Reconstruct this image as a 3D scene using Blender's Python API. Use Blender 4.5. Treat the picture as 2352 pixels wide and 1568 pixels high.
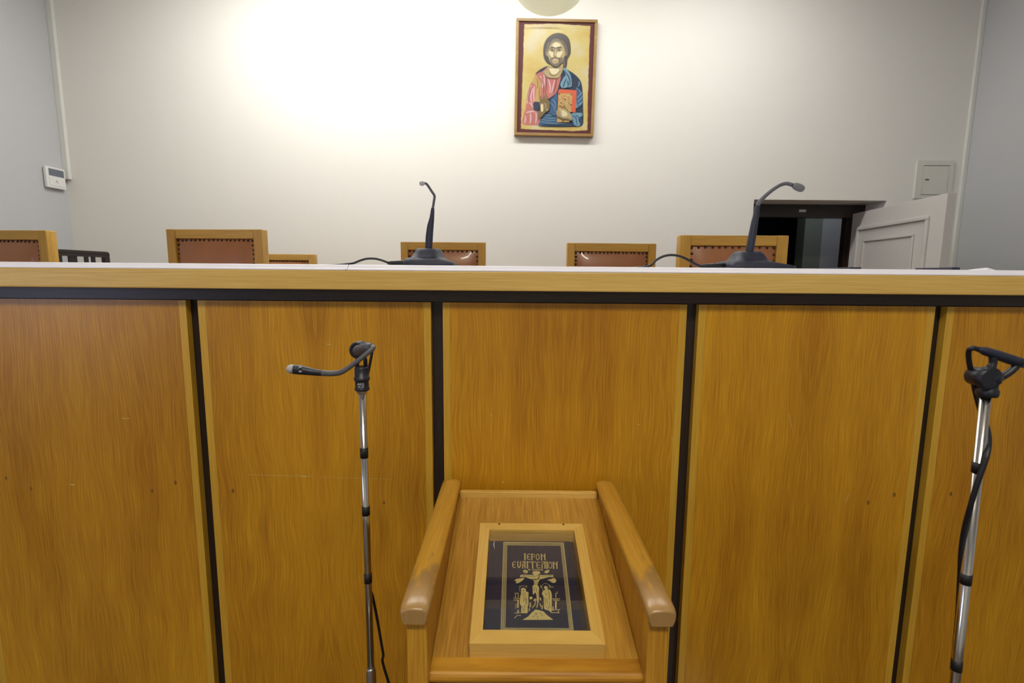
import bpy, bmesh, math, random
from mathutils import Vector, Matrix, Euler
random.seed(7)
PI = math.pi
for o in list(bpy.data.objects): bpy.data.objects.remove(o, do_unlink=True)
SC = bpy.context.scene
COL = SC.collection

# ------------------------------------------------------------------ camera, world, exposure
F_PX, PITCH, ROLL, CAM_Z = 1140.0, math.atan(149/1140), 0.0085, 1.48
fw = Vector((0, math.cos(PITCH), -math.sin(PITCH)))
up0 = Vector((0, math.sin(PITCH), math.cos(PITCH)))
rt = Vector((1, 0, 0))*math.cos(ROLL) + up0*math.sin(ROLL)
up = up0*math.cos(ROLL) - Vector((1, 0, 0))*math.sin(ROLL)
CP = Vector((0, 0, CAM_Z))
cd = bpy.data.cameras.new('camera'); cam = bpy.data.objects.new('camera', cd); COL.objects.link(cam)
cd.sensor_width = 36; cd.lens = 36*F_PX/2352; cd.clip_start = 0.02; cd.clip_end = 60
M = Matrix((rt, up, -fw)).transposed().to_4x4(); M.translation = CP
cam.matrix_world = M
cd.dof.use_dof = True; cd.dof.focus_distance = 1.35; cd.dof.aperture_fstop = 5.0
SC.camera = cam
SC.view_settings.view_transform = 'Standard'; SC.view_settings.look = 'None'
SC.view_settings.gamma = 1.0; SC.view_settings.use_curve_mapping = False
SC.view_settings.exposure = 0.45
w = bpy.data.worlds.new('world'); SC.world = w; w.use_nodes = True
w.node_tree.nodes['Background'].inputs[0].default_value = (0.55, 0.62, 0.85, 1)
w.node_tree.nodes['Background'].inputs[1].default_value = 1.5
LUM_DAIS, LUM_HALL, DAYLIGHT = 26.5, 28.0, 26.0
ld = bpy.data.lights.new('daylight', 'AREA'); ld.shape = 'RECTANGLE'; ld.size = 1.1; ld.size_y = 1.3
ld.energy = DAYLIGHT; ld.color = (0.66, 0.70, 1.0)
lo = bpy.data.objects.new('daylight', ld); COL.objects.link(lo)
lo.location = (-3.86, -1.75, 1.62); lo.rotation_euler = (0, -PI/2, 0)

def ray(px, py):
    d = fw + rt*((px-1176)/F_PX) + up*(-(py-784)/F_PX)
    return d
def at(px, py, Y):            # world point on the vertical plane y = Y
    d = ray(px, py); return CP + d*(Y/d.y)
def onp(px, py, P, N):        # world point on any plane
    d = ray(px, py); return CP + d*((P-CP).dot(N)/d.dot(N))

# ------------------------------------------------------------------ materials
def nm(name):
    m = bpy.data.materials.new(name); m.use_nodes = True
    nt = m.node_tree; b = nt.nodes['Principled BSDF']
    return m, nt, b
def plain(name, col, rough=0.5, metal=0.0, bump=0.0, bscale=200, var=0.0, coat=0.0, spec=0.5):
    m, nt, b = nm(name)
    b.inputs['Base Color'].default_value = (*col, 1); b.inputs['Roughness'].default_value = rough
    b.inputs['Metallic'].default_value = metal; b.inputs['Coat Weight'].default_value = coat
    b.inputs['Specular IOR Level'].default_value = spec
    tc = nt.nodes.new('ShaderNodeTexCoord')
    if var:
        n = nt.nodes.new('ShaderNodeTexNoise'); n.inputs['Scale'].default_value = 3.5; n.inputs['Detail'].default_value = 5
        nt.links.new(tc.outputs['Object'], n.inputs['Vector'])
        r = nt.nodes.new('ShaderNodeValToRGB')
        r.color_ramp.elements[0].position = .3; r.color_ramp.elements[1].position = .7
        r.color_ramp.elements[0].color = (*[c*(1-var) for c in col], 1); r.color_ramp.elements[1].color = (*[min(1, c*(1+var)) for c in col], 1)
        nt.links.new(n.outputs['Fac'], r.inputs[0]); nt.links.new(r.outputs[0], b.inputs['Base Color'])
    if bump:
        n = nt.nodes.new('ShaderNodeTexNoise'); n.inputs['Scale'].default_value = bscale; n.inputs['Detail'].default_value = 4
        nt.links.new(tc.outputs['Object'], n.inputs['Vector'])
        bp = nt.nodes.new('ShaderNodeBump'); bp.inputs['Strength'].default_value = bump; bp.inputs['Distance'].default_value = .002
        nt.links.new(n.outputs['Fac'], bp.inputs['Height']); nt.links.new(bp.outputs[0], b.inputs['Normal'])
    return m
def math_n(nt, op, a, b=None, v=None):
    n = nt.nodes.new('ShaderNodeMath'); n.operation = op
    if hasattr(a, 'node'): nt.links.new(a, n.inputs[0])
    else: n.inputs[0].default_value = a
    if b is not None:
        if hasattr(b, 'node'): nt.links.new(b, n.inputs[1])
        else: n.inputs[1].default_value = b
    return n.outputs[0]
def wood(name, dark, light, axis='Z', rough=0.33, matched=False, fine=150, coat=0.25, knots=False, worn=None):
    """grain runs along axis; matched mirrors the veneer about local x = 0"""
    m, nt, b = nm(name); L = nt.links
    tc = nt.nodes.new('ShaderNodeTexCoord'); oi = nt.nodes.new('ShaderNodeObjectInfo')
    sp = nt.nodes.new('ShaderNodeSeparateXYZ'); L.new(tc.outputs['Object'], sp.inputs[0])
    X, Y, Z = sp.outputs
    if axis == 'X': A, U, V = X, Z, Y
    elif axis == 'Y': A, U, V = Y, X, Z
    else: A, U, V = Z, X, Y
    if matched: U = math_n(nt, 'ABSOLUTE', U)
    rnd = math_n(nt, 'MULTIPLY', oi.outputs['Random'], 37.0)
    def noise(u, v, a, detail, su, sa, off=0.0):
        c = nt.nodes.new('ShaderNodeCombineXYZ')
        L.new(math_n(nt, 'MULTIPLY', u, su), c.inputs[0]); L.new(math_n(nt, 'MULTIPLY', v, su*.12), c.inputs[1])
        L.new(math_n(nt, 'ADD', math_n(nt, 'MULTIPLY', a, sa), math_n(nt, 'ADD', rnd, off)), c.inputs[2])
        n = nt.nodes.new('ShaderNodeTexNoise'); n.inputs['Scale'].default_value = 1.0; n.inputs['Detail'].default_value = detail
        L.new(c.outputs[0], n.inputs['Vector']); return n.outputs['Fac']
    warp = noise(U, V, A, 2, 4.0, 2.4) if matched else noise(U, V, A, 1, 5.0, 1.0)
    wamp = .075 if matched else .03
    Uw = math_n(nt, 'ADD', U, math_n(nt, 'MULTIPLY', warp, wamp))
    f1 = noise(Uw, V, A, 3, fine*2.2, 9.0, 5)        # pores
    f2 = noise(Uw, V, A, 4, fine*0.22, 1.1, 9)       # bands
    f3 = noise(Uw, V, A, 2, 6.0, 1.0, 13)            # broad tone
    s = math_n(nt, 'ADD', math_n(nt, "MULTIPLY", f1, 0.49), math_n(nt, 'MULTIPLY', f2, 0.22))
    s = math_n(nt, 'ADD', s, math_n(nt, 'MULTIPLY', f3, 0.45))
    r = nt.nodes.new('ShaderNodeValToRGB'); L.new(s, r.inputs[0])
    e = r.color_ramp.elements; e[0].position = .45; e[1].position = .80
    e[0].color = (*dark, 1); e[1].color = (*light, 1)
    colr = r.outputs[0]
    if worn:
        n = nt.nodes.new('ShaderNodeTexNoise'); n.inputs['Scale'].default_value = 28; n.inputs['Detail'].default_value = 5
        mp = nt.nodes.new('ShaderNodeMapping'); mp.inputs['Scale'].default_value = (1, .35, 1)
        L.new(tc.outputs['Object'], mp.inputs[0]); L.new(mp.outputs[0], n.inputs['Vector'])
        g = math_n(nt, 'SUBTRACT', worn, Y)          # worn towards the front end of the arm
        g = math_n(nt, 'MULTIPLY', g, 6.0)
        q = math_n(nt, 'ADD', g, math_n(nt, 'MULTIPLY', n.outputs['Fac'], 2.4))
        rr = nt.nodes.new('ShaderNodeValToRGB'); L.new(math_n(nt, 'MULTIPLY', q, .38), rr.inputs[0]); rr.color_ramp.elements[0].position = .50; rr.color_ramp.elements[1].position = .58
        mx = nt.nodes.new('ShaderNodeMixRGB'); L.new(math_n(nt, 'MULTIPLY', rr.outputs[0], .75), mx.inputs[0]); L.new(colr, mx.inputs[1]); mx.inputs[2].default_value = (.27, .165, .075, 1)
        colr = mx.outputs[0]
    L.new(colr, b.inputs['Base Color'])
    b.inputs['Roughness'].default_value = rough; b.inputs['Coat Weight'].default_value = coat; b.inputs['Coat Roughness'].default_value = .28
    b.inputs['Specular IOR Level'].default_value = .38
    bp = nt.nodes.new('ShaderNodeBump'); bp.inputs['Strength'].default_value = .12; bp.inputs['Distance'].default_value = .001
    L.new(f1, bp.inputs['Height']); L.new(bp.outputs[0], b.inputs['Normal'])
    return m
def emit(name, col, s):
    m, nt, b = nm(name); b.inputs['Base Color'].default_value = (.8, .8, .8, 1)
    b.inputs['Emission Color'].default_value = (*col, 1); b.inputs['Emission Strength'].default_value = s
    return m
def glassy(name, tint=(1, 1, 1), refl=0.1):
    m = bpy.data.materials.new(name); m.use_nodes = True; nt = m.node_tree; nt.nodes.clear()
    o = nt.nodes.new('ShaderNodeOutputMaterial'); t = nt.nodes.new('ShaderNodeBsdfTransparent'); g = nt.nodes.new('ShaderNodeBsdfGlossy')
    t.inputs[0].default_value = (*tint, 1); g.inputs['Roughness'].default_value = .02
    fr = nt.nodes.new('ShaderNodeFresnel'); fr.inputs[0].default_value = 1.5
    mx = nt.nodes.new('ShaderNodeMixShader')
    ge = nt.nodes.new('ShaderNodeNewGeometry')
    nt.links.new(math_n(nt, 'MULTIPLY', math_n(nt, 'SUBTRACT', 1.0, ge.outputs['Backfacing']), math_n(nt, 'ADD', fr.outputs[0], refl*.3)), mx.inputs[0]); nt.links.new(t.outputs[0], mx.inputs[1]); nt.links.new(g.outputs[0], mx.inputs[2]); nt.links.new(mx.outputs[0], o.inputs[0])
    return m

OAK_D, OAK_L = (0.34, 0.140, 0.008), (0.70, 0.37, 0.034)
m_panel = wood('oak_veneer_panel', (.36, .145, .004), (.70, .36, .016), 'Z', .36, True, coat=.10)
m_lip = wood('oak_lipping', (.50, .27, .020), (.70, .42, .045), 'Z', .36)
m_nose = wood('oak_nosing', (.60, .37, .085), (.80, .56, .17), 'X', .45, coat=.1)
m_oakX = wood('oak_across', OAK_D, OAK_L, 'X', .46, coat=.05)
m_oakY = wood('oak_along', OAK_D, OAK_L, 'Y', .34)
m_oakZ = wood('oak_upright', OAK_D, OAK_L, 'Z', .34)
m_board = wood('lectern_board', (.32, .145, .013), (.66, .37, .055), 'Y', .36)
m_arm = wood('oak_arm_worn', (.48, .235, .022), (.74, .43, .065), 'Y', .32, worn=.13)
m_caseX = wood('pale_oak_across', (.62, .37, .07), (.82, .55, .16), 'X', .4)
m_caseY = wood('pale_oak_along', (.62, .37, .07), (.82, .55, .16), 'Y', .4)
m_chX = wood('chair_oak_rail', (.46, .25, .035), (.70, .45, .10), 'X', .4)
m_chZ = wood('chair_oak_post', (.46, .25, .035), (.70, .45, .10), 'Z', .4)
m_darkw = wood('dark_stained_wood', (.030, .020, .013), (.065, .044, .028), 'X', .42, coat=.15)
m_darkv = wood('dark_stained_wood_upright', (.014, .009, .007), (.034, .021, .015), 'Z', .4, coat=.2)
m_frameX = wood('picture_frame_wood', (.24, .13, .03), (.42, .26, .08), 'X', .45)
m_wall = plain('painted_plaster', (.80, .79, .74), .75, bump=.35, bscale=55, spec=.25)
m_wallside = plain('plaster_grey_shaded', (.52, .53, .545), .75, bump=.35, bscale=55, spec=.25)  # cool grey, with the lens's edge darkening put into the side walls' colour
m_trunk = plain('white_trunking', (.74, .75, .71), .5)
m_ceil = plain('ceiling_paint', (.78, .77, .72), .8)
m_floor = plain('stone_floor', (.12, .095, .07), .45, var=.2)
m_dais = plain('dais_carpet', (.13, .05, .035), .95, bump=.4, bscale=500)
m_white = plain('white_laminate', (.84, .82, .90), .35, coat=.3)
m_seam = plain('dark_seam', (.06, .05, .05), .8)
m_door = plain('white_gloss_paint', (.60, .585, .56), .4)
m_hatch = plain('painted_hatch', (.70, .70, .64), .6, var=.03)
m_gap = plain('shadow_gap_paint', (.09, .08, .06), .8)
m_brass = plain('aged_brass', (.18, .12, .05), .4, .8)
m_leather = plain('brown_leather', (.37, .155, .062), .30, bump=.25, bscale=260, var=.14, coat=.35)
m_nail = plain('bronze_nail', (.035, .026, .024), .28, .6)
m_blackp = plain('black_plastic', (.010, .011, .018), .42, bump=.15, bscale=900)
m_base = plain('slate_plastic', (.014, .016, .036), .48, bump=.3, bscale=1200)
m_greyg = plain('grey_flex', (.085, .085, .10), .45)
m_lightgrey = plain('light_grey_mesh', (.42, .42, .42), .55, bump=.5, bscale=900)
m_rub = plain('black_rubber', (.006, .006, .009), .45)
m_chrome = plain('chrome', (.62, .60, .57), .16, 1.0)
m_steel = plain('satin_steel', (.50, .49, .47), .32, 1.0)
m_tape = plain('black_tape', (.004, .004, .004), .6)
m_navy = plain('navy_bookcloth', (.010, .013, .036), .5, bump=.2, bscale=900)
m_gilt = plain('gilt', (.62, .52, .20), .42, .25)
m_pages = plain('page_block', (.62, .52, .34), .8)
m_glass = glassy('clear_glass')
m_pane = glassy('window_glass', (.95, .97, 1.0))
m_scr = plain('lcd_grey', (.14, .16, .20), .3)
m_plas = plain('white_plastic', (.78, .78, .77), .4)
m_txt = plain('white_print', (.60, .60, .66), .6)
m_diff = emit('lamp_diffuser', (1.0, .985, .945), LUM_DAIS)
m_diff2 = emit('lamp_diffuser_hall', (1.0, .93, .78), LUM_HALL)
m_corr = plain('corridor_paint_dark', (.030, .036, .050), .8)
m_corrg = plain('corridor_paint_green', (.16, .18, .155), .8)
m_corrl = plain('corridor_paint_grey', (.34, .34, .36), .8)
m_shade = plain('opal_shade', (.74, .73, .62), .5)

_nt = m_shade.node_tree; _t = _nt.nodes.new('ShaderNodeBsdfTranslucent'); _t.inputs[0].default_value = (.80, .79, .68, 1)
_m = _nt.nodes.new('ShaderNodeMixShader'); _m.inputs[0].default_value = .55
_nt.links.new(_nt.nodes['Principled BSDF'].outputs[0], _m.inputs[1]); _nt.links.new(_t.outputs[0], _m.inputs[2]); _nt.links.new(_m.outputs[0], _nt.nodes['Material Output'].inputs[0])
# ------------------------------------------------------------------ mesh helpers
def box(bm, x0, x1, y0, y1, z0, z1, bev=0.0, mi=0):
    vs = [bm.verts.new((x, y, z)) for x in (x0, x1) for y in (y0, y1) for z in (z0, z1)]
    fs = []
    for q in ((0, 1, 3, 2), (4, 6, 7, 5), (0, 4, 5, 1), (2, 3, 7, 6), (0, 2, 6, 4), (1, 5, 7, 3)):
        f = bm.faces.new([vs[i] for i in q]); f.material_index = mi; fs.append(f)
    if bev:
        es = list({e for f in fs for e in f.edges})
        r = bmesh.ops.bevel(bm, geom=es, offset=bev, segments=2, profile=.6, affect='EDGES')
        for f in r['faces']: f.material_index = mi
def tube(bm, pts, rad, seg=12, mi=0, cap=True):
    pts = [Vector(p) for p in pts]
    if not isinstance(rad, (list, tuple)): rad = [rad]*len(pts)
    n = len(pts); T = []
    for i in range(n):
        T.append((pts[min(i+1, n-1)]-pts[max(i-1, 0)]).normalized())
    a = Vector((0, 0, 1)) if abs(T[0].z) < .9 else Vector((1, 0, 0))
    u = (a - T[0]*a.dot(T[0])).normalized(); rings = []
    for i in range(n):
        u = (u - T[i]*u.dot(T[i])).normalized(); v = T[i].cross(u)
        rings.append([bm.verts.new(pts[i] + (u*math.cos(2*PI*k/seg)+v*math.sin(2*PI*k/seg))*rad[i]) for k in range(seg)])
    for i in range(n-1):
        for k in range(seg):
            f = bm.faces.new((rings[i][k], rings[i][(k+1) % seg], rings[i+1][(k+1) % seg], rings[i+1][k])); f.material_index = mi; f.smooth = True
    if cap:
        f = bm.faces.new(rings[0][::-1]); f.material_index = mi
        f = bm.faces.new(rings[-1]); f.material_index = mi
def spline(pts, n=8):
    P = [Vector(p) for p in pts]; out = []
    for i in range(len(P)-1):
        p0 = P[max(i-1, 0)]; p1 = P[i]; p2 = P[i+1]; p3 = P[min(i+2, len(P)-1)]
        for k in range(n):
            t = k/n
            out.append(.5*((2*p1)+(p2-p0)*t+(2*p0-5*p1+4*p2-p3)*t*t+(3*p1-p0-3*p2+p3)*t**3))
    out.append(P[-1]); return out
def lerp_r(r, n):
    out = []
    for i in range(len(r)-1):
        for k in range(n): out.append(r[i]+(r[i+1]-r[i])*k/n)
    out.append(r[-1]); return out
def lathe(bm, prof, seg=24, c=(0, 0, 0), mi=0):
    c = Vector(c); rings = []
    for r, z in prof:
        rings.append([bm.verts.new(c+Vector((r*math.cos(2*PI*k/seg), r*math.sin(2*PI*k/seg), z))) for k in range(seg)])
    for i in range(len(rings)-1):
        for k in range(seg):
            f = bm.faces.new((rings[i][k], rings[i][(k+1) % seg], rings[i+1][(k+1) % seg], rings[i+1][k])); f.smooth = True; f.material_index = mi
    bm.faces.new(rings[0][::-1]).material_index = mi; bm.faces.new(rings[-1]).material_index = mi
def loft(bm, rings, mi=0, smooth=False):
    R = [[bm.verts.new(p) for p in r] for r in rings]; n = len(R[0])
    for i in range(len(R)-1):
        for k in range(n):
            f = bm.faces.new((R[i][k], R[i][(k+1) % n], R[i+1][(k+1) % n], R[i+1][k])); f.smooth = smooth; f.material_index = mi
    bm.faces.new(R[0][::-1]).material_index = mi; bm.faces.new(R[-1]).material_index = mi
def poly(bm, pts, mi=0):
    f = bm.faces.new([bm.verts.new(p) for p in pts]); f.material_index = mi
def stroke2(pts, wd):          # 2D polyline -> list of quads
    q = []
    for (a, b) in zip(pts[:-1], pts[1:]):
        a = Vector(a); b = Vector(b); d = (b-a)
        if d.length < 1e-6: continue
        d.normalize(); n = Vector((-d.y, d.x))*wd/2; e = d*wd*.25
        q.append([a-e+n, b+e+n, b+e-n, a-e-n])
    return q
def cyl(bm, p0, p1, r, seg=16, mi=0): tube(bm, [p0, p1], r, seg, mi)
def obj(name, bm, mats, parent=None, world=True, origin=None, recalc=True):
    if recalc: bmesh.ops.recalc_face_normals(bm, faces=bm.faces)
    off = Vector((0, 0, 0))
    if parent is not None and world:
        p = parent
        while p is not None: off += p.location; p = p.parent
    loc = Vector(origin) - off if origin is not None else Vector((0, 0, 0))
    if origin is not None: bmesh.ops.translate(bm, verts=bm.verts, vec=-Vector(origin))
    elif off.length: bmesh.ops.translate(bm, verts=bm.verts, vec=-off)
    me = bpy.data.meshes.new(name); bm.to_mesh(me); bm.free()
    for m in (mats if isinstance(mats, (list, tuple)) else [mats]): me.materials.append(m)
    o = bpy.data.objects.new(name, me); COL.objects.link(o); o.location = loc
    if parent is not None: o.parent = parent
    return o
def tag(o, label, cat, group=None):
    o['label'] = label; o['category'] = cat
    if group: o['group'] = group
    return o
def thing(name, label, cat, loc=(0, 0, 0), rot=(0, 0, 0), group=None):
    o = bpy.data.objects.new(name, None); COL.objects.link(o); o.location = loc; o.rotation_euler = rot
    o.empty_display_size = .05
    return tag(o, label, cat, group)
def struct(name, bm, m):
    o = obj(name, bm, m); o['kind'] = 'structure'; return o
def NB(): return bmesh.new()
def B(*a, **k):
    bm = bmesh.new(); box(bm, *a, **k); return bm

# ------------------------------------------------------------------ room shell
WL, WR, WB, WF, HC = -3.66, 3.68, 4.20, -4.2, 4.0
DX0, DX1, DZ = at(1732, 459, WB).x, at(2036, 466, WB).x, 2.125
struct('floor', B(WL-.2, WR+.2, WF-.2, WB+3.2, -.1, 0), m_floor)
struct('ceiling', B(WL-.2, WR+.2, WF-.2, WB+.33, HC, HC+.1), m_ceil)
bm = NB(); box(bm, WL-.2, DX0, WB, WB+.33, 0, HC); box(bm, DX1, WR+.2, WB, WB+.33, 0, HC); box(bm, DX0, DX1, WB, WB+.33, DZ, HC)
struct('wall_back', bm, m_wall)
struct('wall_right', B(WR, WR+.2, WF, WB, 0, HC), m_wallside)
struct('wall_front', B(WL-.2, WR+.2, WF-.2, WF, 0, HC), m_wall)
WY0, WY1, WZ0, WZ1 = -2.35, -1.15, .93, 2.3
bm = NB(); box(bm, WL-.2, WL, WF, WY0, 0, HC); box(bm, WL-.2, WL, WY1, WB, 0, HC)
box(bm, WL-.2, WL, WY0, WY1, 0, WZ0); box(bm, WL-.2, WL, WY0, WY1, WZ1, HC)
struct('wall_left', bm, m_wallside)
bm = NB()
for a, b_, c, d in ((WY0, WY0+.06, WZ0, WZ1), (WY1-.06, WY1, WZ0, WZ1), (WY0+.06, WY1-.06, WZ0, WZ0+.06), (WY0+.06, WY1-.06, WZ1-.06, WZ1), (-1.78, -1.72, WZ0+.06, WZ1-.06)):
    box(bm, WL-.12, WL-.05, a, b_, c, d)
win = struct('window_1', bm, m_door)
bm = NB(); box(bm, WL-.09, WL-.084, WY0+.05, WY1-.05, WZ0+.05, WZ1-.05); obj('pane', bm, m_pane, win)
# corridor behind the doorway
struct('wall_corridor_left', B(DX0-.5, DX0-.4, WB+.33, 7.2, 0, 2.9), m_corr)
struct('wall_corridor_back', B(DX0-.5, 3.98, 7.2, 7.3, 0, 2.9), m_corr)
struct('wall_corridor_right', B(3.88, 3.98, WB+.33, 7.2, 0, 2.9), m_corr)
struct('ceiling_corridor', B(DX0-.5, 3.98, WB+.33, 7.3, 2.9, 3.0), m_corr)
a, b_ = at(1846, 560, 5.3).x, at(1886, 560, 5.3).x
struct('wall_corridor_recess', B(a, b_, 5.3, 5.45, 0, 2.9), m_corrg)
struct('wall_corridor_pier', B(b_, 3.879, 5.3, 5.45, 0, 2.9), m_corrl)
# dark wooden door lining at the far side of the deep reveal
bm = NB(); y0, y1 = WB+.24, WB+.33
box(bm, DX0+.002, DX0+.10, y0, y1, 0, DZ-.002); box(bm, DX1-.12, DX1-.002, y0, y1, 0, DZ-.002)
box(bm, DX0+.10, DX1-.12, y0, y1, DZ-.11, DZ-.002, bev=0)
box(bm, DX0+.09, DX0+.105, y0+.03, y1, 0, DZ-.10); box(bm, DX1-.14, DX1-.12, y0+.03, y1, 0, DZ-.10)
tr = struct('trim_1', bm, m_darkv)
bm = NB(); p = at(1843, 484, y0); box(bm, p.x-.03, p.x+.03, y0-.004, y0-.0005, p.z-.010, p.z+.010, .001); obj('strike_plate', bm, m_steel, tr)
# open door leaf, hinged on the right jamb
p1 = at(1959, 491, WB+.235); ang = None
leaf_top = p1.z
dd = ray(2177, 443); t = (leaf_top-CAM_Z)/dd.z; p2 = CP+dd*t
v = Vector((p2.x-p1.x, p2.y-p1.y, 0)); LW = v.length; ang = math.atan2(v.y, v.x)
print('LEAF', p1, p2, LW)
door = bpy.data.objects.new('door_1', None); COL.objects.link(door); door['kind'] = 'structure'
door.location = (p1.x, p1.y, 0.0); door.rotation_euler = (0, 0, ang)
# local: x along the leaf, face towards the hall is -y ... choose side that faces the camera
side = 1 if (Matrix.Rotation(ang, 3, 'Z') @ Vector((0, 1, 0))).dot(Vector((0, 0, 0))-Vector((p1.x, p1.y, 0))) > 0 else -1
TH = .055
def lbox(bm, x0, x1, d0, d1, z0, z1, bev=0):   # d = depth from the visible face, positive away from the viewer
    ya, yb = -side*d0, -side*d1
    box(bm, x0, x1, min(ya, yb), max(ya, yb), z0, z1, bev)
bm = NB(); lbox(bm, 0, LW, 0, TH, .02, leaf_top, .003); obj('leaf', bm, m_door, door, world=False)
def moulding(x0, x1, z0, z1, wd, h):
    bm = NB()
    for a in ((x0, x1, z1-wd, z1), (x0, x1, z0, z0+wd), (x0, x0+wd, z0+wd, z1-wd), (x1-wd, x1, z0+wd, z1-wd)):
        lbox(bm, a[0], a[1], -h, -.0003, a[2], a[3], .005)
    return obj('moulding', bm, m_door, door, world=False)
moulding(.10, LW-.135, leaf_top-1.05, leaf_top-.125, .028, .016)
moulding(.205, LW-.27, leaf_top-.96, leaf_top-.235, .020, .012)
moulding(.10, LW-.17, .18, leaf_top-1.15, .028, .016)
moulding(.175, LW-.30, .27, leaf_top-1.24, .020, .012)

# cable trunkings in the two back corners
pa, pb = at(112, 0, WB), at(142, 404, WB)
tag(obj('cable_trunking', B(WL+.0005, WL+.045, WB-.030, WB-.0005, pb.z-.03, HC-.001, bev=.004), m_trunk), 'white cable trunking running down the left back corner to the thermostat', 'trunking')
tag(obj('cable_trunking', B(WR-.032, WR-.0005, WB-.026, WB-.0005, .001, HC-.001, bev=.004), m_trunk), 'white cable trunking running down the right back corner beside the hatch', 'trunking')
# thermostat on the left wall
def wl(px, py):                     # point on the left wall
    d = ray(px, py); t = (WL-CP.x)/d.x; return CP+d*t
a, c = wl(98, 428), wl(141, 432); ztop = wl(98, 383).z
print('THERMO', a, c, ztop)
ty0, ty1, tz0, tz1 = 3.60, 3.80, 0, 0
tc_ = 3.86; zc = wl(122, 408)
ty0, ty1 = 3.985, 4.150; tz0, tz1 = zc.z-.085, zc.z+.075
th = thing('thermostat', 'small white wall thermostat with grey display near left corner', 'thermostat', (WL, (ty0+ty1)/2, tz0))
bm = NB(); box(bm, WL+.0005, WL+.012, ty0+.012, ty1-.012, tz0+.008, tz1-.008); obj('wall_plate', bm, m_plas, th)
bm = NB(); box(bm, WL+.012, WL+.034, ty0, ty1, tz0, tz1, .004); obj('body', bm, m_plas, th)
bm = NB(); box(bm, WL+.034, WL+.0355, ty0+.022, ty1-.012, tz0+.092, tz1-.014); obj('display', bm, m_scr, th)
bm = NB(); box(bm, WL+.034, WL+.037, ty0+.022, ty1-.016, tz0+.018, tz0+.082, .001); obj('cover_flap', bm, m_plas, th)
bm = NB(); 
for s in (-1, 1): tube(bm, [(WL+.0375, (ty0+ty1)/2+s*.010, tz0+.042), (WL+.0375, (ty0+ty1)/2, tz0+.062)], .0012, 6)
obj('arrow_mark', bm, m_scr, th)
# connector from the trunking to the thermostat
tag(obj('cable_conduit', B(WL+.0005, WL+.014, ty1+.0005, WB-.0305, tz0+.098, tz0+.112), m_trunk), 'short horizontal cable joining the thermostat to the corner trunking', 'conduit')
# service hatch
h0, h1, h2 = at(2104, 369, WB), at(2193, 371, WB), at(2096, 456, WB)
hx0, hx1, hz0, hz1 = (h0.x+h2.x)/2, h1.x-.012, h2.z, h0.z
ht = thing('electrical_hatch', 'square white painted hatch set in back wall above open door', 'hatch', ((hx0+hx1)/2, WB, hz0))
bm = NB(); fwid = .055
for a in ((hx0, hx1, hz1-fwid*.7, hz1), (hx0, hx1, hz0, hz0+fwid*.5), (hx0, hx0+fwid, hz0+fwid*.5, hz1-fwid*.7), (hx1-fwid*.6, hx1, hz0+fwid*.5, hz1-fwid*.7)):
    box(bm, a[0], a[1], WB-.016, WB-.0005, a[2], a[3], .001)
obj('frame', bm, m_hatch, ht)
bm = NB(); box(bm, hx0+fwid, hx1-fwid*.6, WB-.003, WB-.0008, hz0+fwid*.5, hz1-fwid*.7); obj('recess', bm, m_gap, ht)
bm = NB(); box(bm, hx0+fwid+.002, hx1-fwid*.6-.004, WB-.015, WB-.0035, hz0+fwid*.5+.005, hz1-fwid*.7-.005, .001); obj('door', bm, m_hatch, ht)
bm = NB(); lathe(bm, [(.006, 0), (.006, .003)], 12); bmesh.ops.rotate(bm, verts=bm.verts, matrix=Matrix.Rotation(PI/2, 3, 'X')); bmesh.ops.translate(bm, verts=bm.verts, vec=(hx0+.085, WB-.0155, (hz0+hz1)/2))
box(bm, hx0+.075, hx0+.105, WB-.020, WB-.016, (hz0+hz1)/2-.004, (hz0+hz1)/2+.003); obj('latch', bm, m_brass, ht)

# luminaires on the ceiling
def luminaire(x, y, lx, ly, m, label, grp=None):
    HC = 2.9 if y > WB else 4.0
    t = thing('ceiling_light', label, 'light', (x, y, HC), group=grp)
    obj('housing', B(x-lx/2-.02, x+lx/2+.02, y-ly/2-.02, y+ly/2+.02, HC-.05, HC-.001, bev=.004), m_plas, t)
    obj('diffuser', B(x-lx/2, x+lx/2, y-ly/2, y+ly/2, HC-.062, HC-.0502), m, t)
luminaire(-1.5, 3.15, 1.3, .36, m_diff, 'long ceiling light over the left of the judges bench')
luminaire(-.05, 3.22, 1.1, .19, m_diff, 'slim ceiling light over the middle of the judges bench')
luminaire(1.5, 3.15, 1.0, .20, m_diff, 'shorter ceiling light over the right of the judges bench')
m_corrfill = emit('corridor_added_fill', (.9, .95, 1.0), 11.0)  # unseen light added to brighten the corridor walls
luminaire(3.0, 4.95, .5, .15, m_corrfill, 'small dim unseen light added to brighten the corridor beyond the doorway')
luminaire(.05, -1.2, 1.5, .5, m_diff2, 'large ceiling light over the public floor before the bench')

# pendant lamp whose lower rim just enters the top of the view
pc = at(1262, 25, 3.3); R_ = .24
pl = thing('pendant_lamp', 'round beige pendant shade hanging above the icon at the top edge', 'lamp', (pc.x, pc.y, pc.z))
bm = NB(); lathe(bm, [(.004, 0)]+[(R_*math.sin(a*PI/24), R_*.8*(1-math.cos(a*PI/24))) for a in range(1, 14)]+[(.05, R_*.8*1.95), (.03, R_*.8*2.1)], 32, pc); obj('shade', bm, m_shade, pl)
bm = NB(); cyl(bm, pc+Vector((0, 0, R_*1.60)), Vector((pc.x, pc.y, HC-.03)), .006); obj('cord', bm, m_rub, pl)
bm = NB(); lathe(bm, [(.05, 0), (.05, .03)], 20, (pc.x, pc.y, HC-.031)); obj('ceiling_cup', bm, m_plas, pl)

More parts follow.
